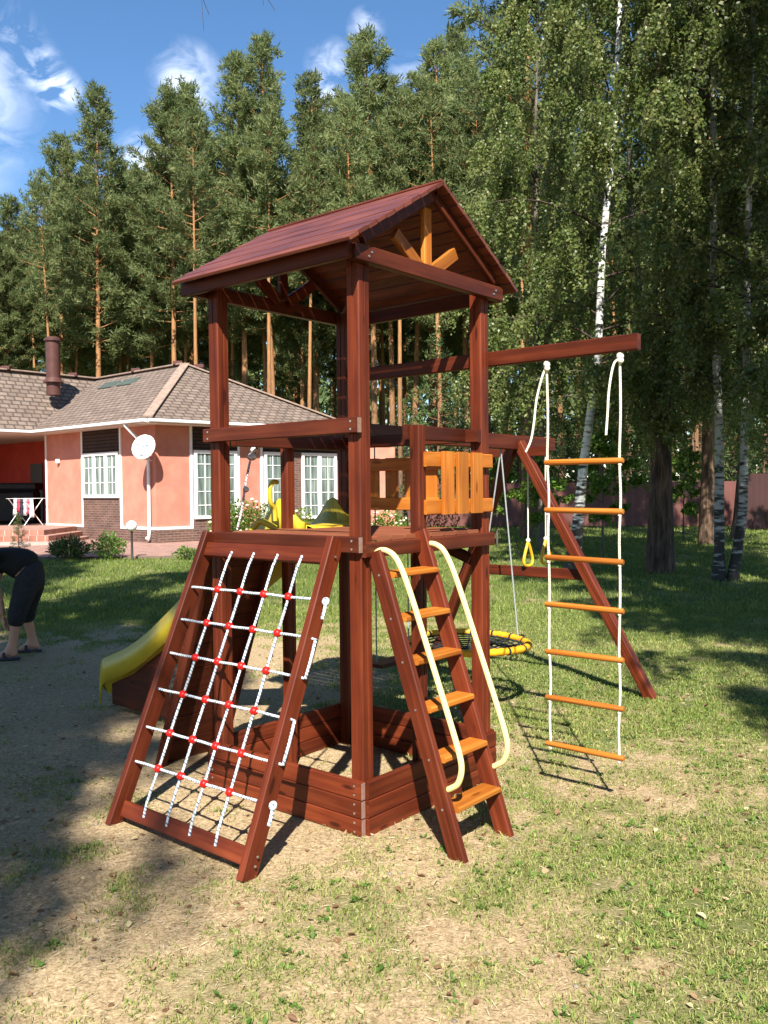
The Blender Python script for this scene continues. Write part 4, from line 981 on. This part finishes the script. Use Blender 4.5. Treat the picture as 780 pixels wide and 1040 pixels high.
def PW_(t, z, o): return pB+dl*t+nl*o+Vector((0, 0, z))
for (t0, t1, z0, z1) in [(3.35, 4.3, .5, 2.75)]:
    fo.quad(PW_(t0, z0, .03), PW_(t1, z0, .03), PW_(t1, z1, .03), PW_(t0, z1, .03))
dd_ = fo.build('porch_door', solid2('dark_door', (.06, .03, .025), scale=5, rough=.5), house)
# porch floor and steps
pf = MB(); A = HL(tL, 0)
pf.slab([HL(tL, .46), HL(tL+9, .46), HL(tL+9, .46, 0)-nl*1.6, HL(tL, .46)-nl*1.6], .4, (0, 0, 1))
pf.slab([HL(tL+.0, .46, 3.2), HL(tL+6, .46, 3.2), HL(tL+9, .46), HL(tL, .46)], .4, (0, 0, 1))
pf.build('porch_floor', M['brick'], house)
# roof
ov = .62; zr = 6.0
C0e = Vector((0, -ov/.7507*.985, zE)); Pk = Vector((0, 4.15, zr))
R2 = Pk+dl*5.7; Ie = HL(6.35, zE, ov); Ee = HR(7.4, zE, ov)
wd = nl  # wing runs toward the viewer's left
W_e = Ie+wd*9; W_r = R2+wd*10.5
Bk = Ee+dl*9.0  # back eave
rfm = MB()
def rpoly(pts):
    pts = [Vector(p) for p in pts]
    if (pts[1]-pts[0]).cross(pts[-1]-pts[0]).z < 0: pts = [pts[1], pts[0]]+pts[:1:-1]
    rfm.slab(pts, .12)
rpoly([Ie, C0e, Pk, R2])
rpoly([C0e, Ee, Pk])
rpoly([Ee, Ee+dl*15, R2+dl*1.2, Pk])
rpoly([W_e, Ie, R2, W_r])
rpoly([Ie+dl*8.4-nl*8, W_e+dl*8.4, W_r, R2, R2-nl*4])
rfo = rfm.build('roof', M['shingle'], house)
# hip strips
hp = MB()
for (a, b) in ((C0e, Pk), (Pk, R2), (R2, W_r), (Pk, Ee)): hp.beam(a+Vector((0, 0, .03)), b+Vector((0, 0, .03)), .30, .06, (0, 0, 1), .02)
hp.build('ridge_tiles', noisy('ridge_tile', [(.3, (.22, .15, .115)), (.7, (.32, .23, .18))], scale=6, rough=.9), rfo)
for p in (Pk+dl*.4, Pk+dl*3.0, R2+wd*1.0, R2+wd*3.6, Pk+Vector((.45, .25, -.12))): MB().beam(p+Vector((-.16, 0, .08)), p+Vector((.16, 0, .08)), .3, .16, (0, 0, 1), .04).build('ridge_vent', M['pipe'], rfo)
# soffit and gutter
so = MB()
so.slab([HL(6.35, zE-.125, ov), C0e-Vector((0, 0, .125)), Vector((0, 0, zE-.125)), HL(6.35, zE-.125, 0)], .02)
so.slab([C0e-Vector((0, 0, .125)), Ee-Vector((0, 0, .125)), HR(7.4, zE-.125), Vector((0, 0, zE-.125))], .02)
so.slab([W_e-Vector((0, 0, .125)), Ie-Vector((0, 0, .125)), Ie+dl*7-Vector((0, 0, .125)), W_e+dl*7-Vector((0, 0, .125))], .02)
so.slab([Ie-Vector((0, 0, .126)), Ie-nl*2.4-Vector((0, 0, .126)), Ie-nl*2.4+dl*7-Vector((0, 0, .126)), Ie+dl*7-Vector((0, 0, .126))], .02)
so.build('soffit', M['soffit'], rfo)
gt = MB()
for (a, b) in ((Ie, C0e), (C0e, Ee), (W_e, Ie)):
    d_ = (b-a).normalized(); n_ = Vector((d_.y, -d_.x, 0))
    gt.beam(a+n_*.06-Vector((0, 0, .07)), b+n_*.06-Vector((0, 0, .07)), .11, .10, (0, 0, 1), .025)
gt.build('gutter', M['trim'], rfo)
# downpipe
dpipe = MB(); dpipe.tube(smoothpath([HL(.62, zE-.05, ov), HL(.58, zE-.22, ov-.02), HL(.30, 2.95, .12), HL(.24, 2.8, .1), HL(.24, .35, .1), HL(.22, .22, .2)], 4), .05, 10)
dpipe.build('downpipe', M['trim'], house)
# stovepipe through the roof
cp = R2+wd*2.6-dl*1.45; cp.z = 5.08
ch = MB(); ch.tube([cp, cp+Vector((0, 0, 1.98))], .24, 16); ch.tube([cp+Vector((0, 0, 1.92)), cp+Vector((0, 0, 2.0))], .30, 16); ch.tube([cp+Vector((0, 0, 2.0)), cp+Vector((0, 0, 2.07))], [.30, .18], 16); ch.tube([cp+Vector((0, 0, .45)), cp+Vector((0, 0, .62))], [.36, .25], 16)
ch.build('stovepipe', M['pipe'], rfo)
skl = MB()
for k in range(2):
    a = Ie.lerp(R2, .78)-dl*(1.3+k*1.25)
    e = (R2-Ie).normalized()
    nrm_ = (C0e-Ie).cross(R2-Ie).normalized()
    if nrm_.z < 0: nrm_ = -nrm_
    skl.beam(a+nrm_*.03, a-dl*.9+nrm_*.03, .06, .5, e, .01)
skl.build('roof_window', solid2('green_glass', (.10, .13, .12), scale=3, rough=.15, spec=.6), rfo)
wing = MB()
gA = HR(tR, 0)+Vector((.0, .3, 0)); wing.box((gA.x-.3, gA.y, 0), (gA.x+2.0, gA.y+3, 3.1), .01)
wing.build('side_wing', M['stucco'], house)
wl2 = MB(); wl2.beam(HL(5.75, 2.62, .02), HL(5.75, 2.75, .02), .14, .2, (0, 1, 0), .02); wl2.build('wall_lamp', M['trim'], house)
# brick steps
sp_ = MB()
for k in range(3): sp_.box((-13.9, 25.6+.38*k, 0), (-9.75-.28*k, 30.2, .16*(k+1)), .01)
tag(sp_.build('brick_steps', brickmat('red_brick_steps', (.30, .12, .08), (.36, .17, .12), (.42, .34, .3), .25, .08, .012, coord='Object')), 'red brick steps leading up to the dark porch', 'steps')

# satellite dish on the wall
ds = empty('satellite_dish', H0+HL(.2, 2.3, .1), 0, 'white satellite dish on the pink house wall by the downpipe', 'satellite dish')
dn = Vector((-.15, -.92, .36)).normalized(); e1 = dn.cross(Vector((0, 0, 1))).normalized(); e2 = e1.cross(dn)
dc = Vector((-.19, -.6, 2.93))-HL(.2, 2.3, .1)
m_ = MB(); vs = [dc-dn*.0]; rings = 6; nn_ = 28; allv = []
for i in range(1, rings+1):
    r_ = .36*i/rings
    for j in range(nn_):
        a = 2*pi*j/nn_; allv.append(dc+(e1*cos(a)+e2*sin(a)*1.08)*r_+dn*(.09*(i/rings)**2-.09))
vs = [dc-dn*.09]+allv; fs = []; uvs = []
for j in range(nn_): fs.append([0, 1+j, 1+(j+1) % nn_]); uvs.append([(0, 0)]*3)
for i in range(rings-1):
    for j in range(nn_): fs.append([1+i*nn_+j, 1+(i+1)*nn_+j, 1+(i+1)*nn_+(j+1) % nn_, 1+i*nn_+(j+1) % nn_]); uvs.append([(0, 0)]*4)
m_.poly(vs, fs, uvs, True); m_.build('dish', M['trim'], ds)
m_ = MB(); m_.tube([dc-dn*.09, HL(.2, 2.6, .3)-HL(.2, 2.3, .1), Vector((0, 0, .25))-nl*.1], .025, 8); m_.tube([dc-e2*.36, dc+dn*.38-e2*.10], .014, 6); m_.sphere(dc+dn*.38-e2*.07, .055, 10, 7); m_.build('bracket', M['trim'], ds)
lg = MB()
for (a, b, w_) in ((-.06, .06, .05), (.06, .03, .04)): lg.beam(dc-dn*.078+e1*(a-.05)+e2*b, dc-dn*.078+e1*(a+.05)+e2*b, .012, w_, e2, .002)
lg.build('emblem', solid2('blue_red_print', (.05, .12, .4), scale=5, rough=.5), ds)

# garden globe lamp
gl = empty('garden_lamp', (at(134, 20.6), 20.55, 0), 0, 'garden lamp with white globe on short black post by path', 'garden lamp')
MB().tube([(0, 0, 0), (0, 0, .03), (0, 0, .68)], [.06, .03, .025], 10).build('post', solid2('black_metal', (.02, .02, .02), scale=9, rough=.5), gl)
MB().sphere((0, 0, .80), .13, 16, 12).build('globe', solid2('white_globe', (.75, .74, .72), .02, scale=3, rough=.3), gl)
# clothes on drying rack
cl = empty('drying_rack', H0+HL(7.0, .46, .6), 0, 'white folding drying rack standing on the dark porch', 'drying rack')
m_ = MB()
for s in (-.55, .55):
    for sg in (-1, 1): m_.tube([dl*s+nl*(.35*sg), dl*s-nl*(.35*sg)+Vector((0, 0, .95))], .014, 6)
for k in range(5): m_.tube([dl*-.7+nl*(-.36+.18*k)+Vector((0, 0, .95)), dl*.7+nl*(-.36+.18*k)+Vector((0, 0, .95))], .008, 6)
m_.build('frame', M['trim'], cl)
cols_ = [((.75, .72, .72), .62, 'white shirt hung on the drying rack, leftmost'), ((.5, .05, .08), .5, 'red cloth hung on the drying rack'), ((.03, .03, .05), .7, 'black trousers hung on the drying rack'), ((.7, .66, .68), .6, 'white cloth hung beside the black trousers'), ((.55, .12, .18), .55, 'pink cloth hung at right end of rack'), ((.72, .7, .7), .66, 'white towel hung at right end of drying rack')]
for k, (c, L, lab) in enumerate(cols_):
    a = H0+HL(7.0, .46, .6)+dl*(.60-.235*k)+nl*.05+Vector((0, 0, .96)); m_ = MB()
    nW = 6; vs = []; fs = []; uvs = []
    for q in range(5):
        for w_ in range(nW+1): vs.append(Vector((0, 0, -L*q/4))+dl*(.105-.21*w_/nW)*(1+.06*q)+nl*(.02+.018*sin(w_*1.9+k+q*.4)*q/2))
    for q in range(4):
        for w_ in range(nW): i0 = q*(nW+1)+w_; fs.append([i0, i0+1, i0+nW+2, i0+nW+1]); uvs.append([(0, 0)]*4)
    m_.poly(vs, fs, uvs, True); o_ = m_.build('laundry', solid2('cloth', c, .1, scale=20, rough=.9), None, a)
    sm_ = o_.modifiers.new('thick', 'SOLIDIFY'); sm_.thickness = .008; tag(o_, lab, 'laundry', 'laundry on the drying rack')
# dark covered thing on the porch
gb = MB(); gb.box((-.75, -.35, 0), (.75, .35, 1.25), .12); gb.box((-.85, -.4, 1.25), (.85, .4, 1.52), .10)
tag(gb.build('covered_grill', solid2('black_cover', (.012, .012, .014), .3, scale=4, rough=.6), None, H0+HL(9.5, .46, -.3)), 'black covered grill standing in the porch shade', 'grill')
# shrubs along the path
def shrub(name, px, Y, r, hgt, label, cat, n=900, leafm='weed', L=(.05, .10), w=.4, up=.4, flowers=None, seed=1):
    global NR
    NR = np.random.RandomState(seed); d = rdir(n); rr_ = NR.rand(n)**.45
    lump = 1+.25*np.sin(d[:, 0]*5+seed)*np.cos(d[:, 2]*4); c = d*rr_[:, None]*lump[:, None]*np.array([r, r, hgt*.5])+np.array([0, 0, hgt*.5]); c[:, 2] = np.abs(c[:, 2])
    LL = L[0]+(L[1]-L[0])*NR.rand(n); V, Fq = cards(c, d+NR.normal(size=(n, 3))*.5+np.array([0, 0, up]), NR.normal(size=(n, 3)), LL, LL*w)
    t = empty(name, (at(px, Y), Y, 0), 0, label, cat)
    link('foliage', npmesh('foliage', V, Fq, 4, M[leafm], {'rnd': ('POINT', np.repeat(NR.rand(n), 4))}), t)
    st_ = MB()
    for k in range(6): a = k*1.05; st_.tube([(0, 0, 0), (cos(a)*r*.3, sin(a)*r*.3, hgt*.4), (cos(a)*r*.55, sin(a)*r*.55, hgt*.75)], [.02, .012, .005], 5)
    st_.build('stem', M['twig'], t)
    if flowers:
        for k in range(flowers):
            dd = rdir(1)[0]; dd[1] = -abs(dd[1]); p = dd*np.array([r, r, hgt*.5])*.98+np.array([0, 0, hgt*.52])
            MB().sphere(p, rng.uniform(.035, .06), 8, 5, (1, 1, .7)).build('flower', M['petal'] if k % 3 else M['petalp'], t)
M['petal'] = solid2('cream_petal', (.78, .72, .52), .1, scale=9, rough=.6); M['petalp'] = solid2('pink_petal', (.7, .36, .32), .1, scale=9, rough=.6)
shrub('juniper_shrub', 68, 20.6, .42, .5, 'low feathery conifer shrub on the lawn edge left of the round shrub', 'shrub', 1500, 'darkneedle', (.08, .2), .18, .9, seed=4)
shrub('round_shrub', 110, 20.7, .42, .62, 'rounded green shrub on the lawn edge left of globe lamp', 'shrub', 1500, 'weed', (.04, .09), .5, seed=5)
shrub('small_shrub', 190, 20.4, .30, .28, 'small low shrub on the lawn edge right of globe lamp', 'shrub', 600, 'weed', (.04, .09), .5, seed=6)
shrub('rose_bush', 255, 25.2, .9, 1.35, 'flowering rose bush under the pink wall, leftmost of three', 'rose bush', 2600, 'maple', (.05, .1), .6, flowers=26, seed=7)
shrub('rose_bush', 232, 24.6, .6, 1.1, 'flowering rose bush behind the left tower post', 'rose bush', 1500, 'maple', (.05, .1), .6, flowers=12, seed=8)
shrub('rose_bush', 297, 26.2, .8, 1.0, 'flowering rose bush beside the white glass door', 'rose bush', 1800, 'maple', (.05, .1), .6, flowers=14, seed=9)
shrub('rose_bush', 392, 26.5, .8, .95, 'pale flowering bush seen under the rear orange panel', 'rose bush', 1500, 'maple', (.05, .1), .6, flowers=40, seed=10)
place(young[0], 'small_spruce', (at(18, 20.9), 20.9, 0), 0, .14, 'small bluish spruce in front of the brick steps', 'spruce')
# ------------------------------------------------------------------ fence
fm = MB(); 
def fence(x0, y0, x1, y1, h, name, label):
    a, b = Vector((x0, y0, .05)), Vector((x1, y1, .05)); L = (b-a).length; d_ = (b-a)/L; n_ = Vector((d_.y, -d_.x, 0)); N = int(L/.1); vs = []; fs = []; uvs = []
    for i in range(N+1):
        o_ = [0, .018, .018, 0][i % 4]; p = a+d_*(L*i/N)+n_*o_; vs += [p, p+Vector((0, 0, h))]
    for i in range(N): fs.append([2*i, 2*i+2, 2*i+3, 2*i+1]); uvs.append([(0, 0)]*4)
    t = empty(name, (0, 0, 0), 0, label, 'fence'); m_ = MB(); m_.poly(vs, fs, uvs); po = m_.build('sheet', M['fence'], t)
    so_ = po.modifiers.new('thick', 'SOLIDIFY'); so_.thickness = .004
    for k in range(int(L/2.5)+1): q = a+d_*(2.5*k)-n_*.05; MB().beam(q-Vector((0, 0, .05)), q+Vector((0, 0, h)), .06, .06, (0, 1, 0)).build('fence_post', M['fence'], t)
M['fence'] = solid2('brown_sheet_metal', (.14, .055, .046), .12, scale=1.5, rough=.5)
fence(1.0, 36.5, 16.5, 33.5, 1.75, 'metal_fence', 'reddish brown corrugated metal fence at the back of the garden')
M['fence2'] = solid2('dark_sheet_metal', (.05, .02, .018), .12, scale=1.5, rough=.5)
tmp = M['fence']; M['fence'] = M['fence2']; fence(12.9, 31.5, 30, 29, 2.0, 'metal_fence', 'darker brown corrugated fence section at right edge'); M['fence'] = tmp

# ------------------------------------------------------------------ person bending down
def skinmesh(name, verts, edges, radii, mat_, parent, sub_=2):
    me = bpy.data.meshes.new(name); me.from_pydata([tuple(v) for v in verts], edges, []); o_ = bpy.data.objects.new(name, me); COL.objects.link(o_)
    sk = o_.modifiers.new('skin', 'SKIN'); sk.use_smooth_shade = True
    for i, r in enumerate(radii):
        r = r if isinstance(r, tuple) else (r, r); me.skin_vertices[0].data[i].radius = r; me.skin_vertices[0].data[i].use_root = (i == 0)
    sb = o_.modifiers.new('sub', 'SUBSURF'); sb.levels = sub_; sb.render_levels = sub_
    bpy.context.view_layer.update(); dg = bpy.context.evaluated_depsgraph_get()
    m2_ = bpy.data.meshes.new_from_object(o_.evaluated_get(dg)); bpy.data.objects.remove(o_)
    m2_.materials.clear(); m2_.materials.append(mat_)
    for p in m2_.polygons: p.use_smooth = True
    return link(name, m2_, parent)
YP = 8.5
def pp_(px, py, dy=0.0):
    d = (rx*(px-390) - ux*(py-520) + F0*F); s = (YP+dy)/d.y; q = Vector((0, 0, CH))+d*s; return q-PO
PO = Vector((-3.45, 8.5, 0))
person = empty('person', PO, 0, 'person in black top and cropped black trousers bending down at the left edge', 'person')
skin = solid2('skin', (.50, .26, .17), .06, scale=9, rough=.5, spec=.4); blk = solid2('black_fabric', (.012, .012, .014), .25, scale=30, rough=.85); blk2 = solid2('charcoal_fabric', (.020, .020, .024), .25, scale=30, rough=.85)
hip = pp_(33, 583); wst = pp_(21, 569); cst = pp_(2, 563); nck = pp_(-16, 567); hd = pp_(-30, 582); hdt = pp_(-36, 594)
shN, shF = cst+Vector((-.06, -.19, -.02)), cst+Vector((-.06, .19, -.02))
elN, haN = pp_(-2, 604, -.16), pp_(3, 626, -.14); elF, haF = pp_(-10, 606, .22), pp_(-6, 628, .2)
hpN, hpF = hip+Vector((0, -.09, -.04)), hip+Vector((.0, .09, -.04))
knN, anN, toN = pp_(17, 624, -.15), pp_(12, 657, -.13), pp_(-3, 668, -.17); knF, anF, toF = pp_(26, 621, .22), pp_(34, 652, .27), pp_(19, 660, .22)
anN.z = .09; anF.z = .09; toN.z = .03; toF.z = .03
heN = anN+Vector((.04, 0, -.055)); heF = anF+Vector((.05, 0, -.055))
v = [hip, wst, cst, nck, hd, hdt, shN, elN, haN, shF, elF, haF, hpN, knN, anN, toN, hpF, knF, anF, toF, heN, heF]
e = [(0, 1), (1, 2), (2, 3), (3, 4), (4, 5), (2, 6), (6, 7), (7, 8), (2, 9), (9, 10), (10, 11), (0, 12), (12, 13), (13, 14), (14, 15), (0, 16), (16, 17), (17, 18), (18, 19), (14, 20), (18, 21)]
rd = [.125, .11, .115, .055, .095, .085, .06, .042, .03, .06, .042, .03, .095, .062, .038, .028, .095, .062, .038, .028, .03, .03]
skinmesh('body', v, e, rd, skin, person)
# hands: palm and fingers
for ha, el in ((haN, elN), (haF, elF)):
    d_ = (ha-el).normalized(); side = d_.cross(Vector((1, 0, 0))).normalized(); fw_ = side.cross(d_)
    hv = [ha, ha+d_*.07]; he = [(0, 1)]; hr = [.03, .034]
    for k in range(4):
        b = len(hv); o_ = side*(.03-.02*k); Lk = (.065, .075, .07, .055)[k]
        hv += [ha+d_*.085+o_, ha+d_*(.085+Lk*.5)+o_+fw_*.012, ha+d_*(.085+Lk*.9)+o_+fw_*.035]; hr += [.011, .0095, .008]; he += [(1, b), (b, b+1), (b+1, b+2)]
    b = len(hv); hv += [ha+d_*.03+side*.04+fw_*.01, ha+d_*.065+side*.055+fw_*.03]; hr += [.012, .0095]; he += [(0, b), (b, b+1)]
    skinmesh('hand', hv, he, hr, skin, person, 1)
slN = shN.lerp(elN, .45); slF = shF.lerp(elF, .45)
skinmesh('shirt', [hip.lerp(wst, .15), wst, cst, nck.lerp(cst, .35), shN, slN, shF, slF], [(0, 1), (1, 2), (2, 3), (2, 4), (4, 5), (2, 6), (6, 7)], [.188, .172, .168, .09, .085, .072, .085, .072], blk, person)
cN, cF = knN.lerp(anN, .38), knF.lerp(anF, .38)
skinmesh('trousers', [hip, wst.lerp(hip, .35), hpN, knN, cN, hpF, knF, cF], [(0, 1), (0, 2), (2, 3), (3, 4), (0, 5), (5, 6), (6, 7)], [.165, .15, .125, .095, .082, .125, .095, .082], blk2, person)
skinmesh('hair', [hd+Vector((.02, 0, .02)), hdt+Vector((.01, 0, .0))], [(0, 1)], [.105, .09], solid2('dark_hair', (.03, .02, .015), .3, scale=40, rough=.6), person)
fc = MB(); fd = Vector((-.75, 0, -.65)).normalized(); hc = hd.lerp(hdt, .5); up_ = (hdt-hd).normalized()
for sg in (-1, 1): fc.sphere(hc+fd*.088+Vector((0, sg*.032, 0)), .012, 8, 6)
fc.build('eye', solid2('eye', (.05, .04, .035), scale=3, rough=.2), person)
fc = MB(); fc.sphere(hc+fd*.10+up_*.025, .02, 8, 6, (1, .7, 1.2)); fc.sphere(hc+fd*.085+up_*.065, .022, 8, 5, (.6, 1.2, .5))
for sg in (-1, 1): fc.sphere(hc+Vector((0, sg*.095, 0)), .03, 8, 6, (.8, .4, 1.1))
fc.build('face', skin, person)
for an_, to_, he_ in ((anN, toN, heN), (anF, toF, heF)):
    sd_ = MB(); a = he_.copy(); b = to_.copy(); a.z = .012; b.z = .012; d_ = (b-a).normalized()
    sd_.beam(a-d_*.03, b+d_*.05, .092, .024, (0, 0, 1), .01); mid = a.lerp(b, .62); sdv = d_.cross(Vector((0, 0, 1)))
    sd_.tube([mid+sdv*.045, mid+sdv*.03+Vector((0, 0, .055)), mid-sdv*.03+Vector((0, 0, .055)), mid-sdv*.045], .014, 8)
    sd_.build('sandal', solid2('dark_rubber', (.03, .03, .045), scale=12, rough=.6), person)
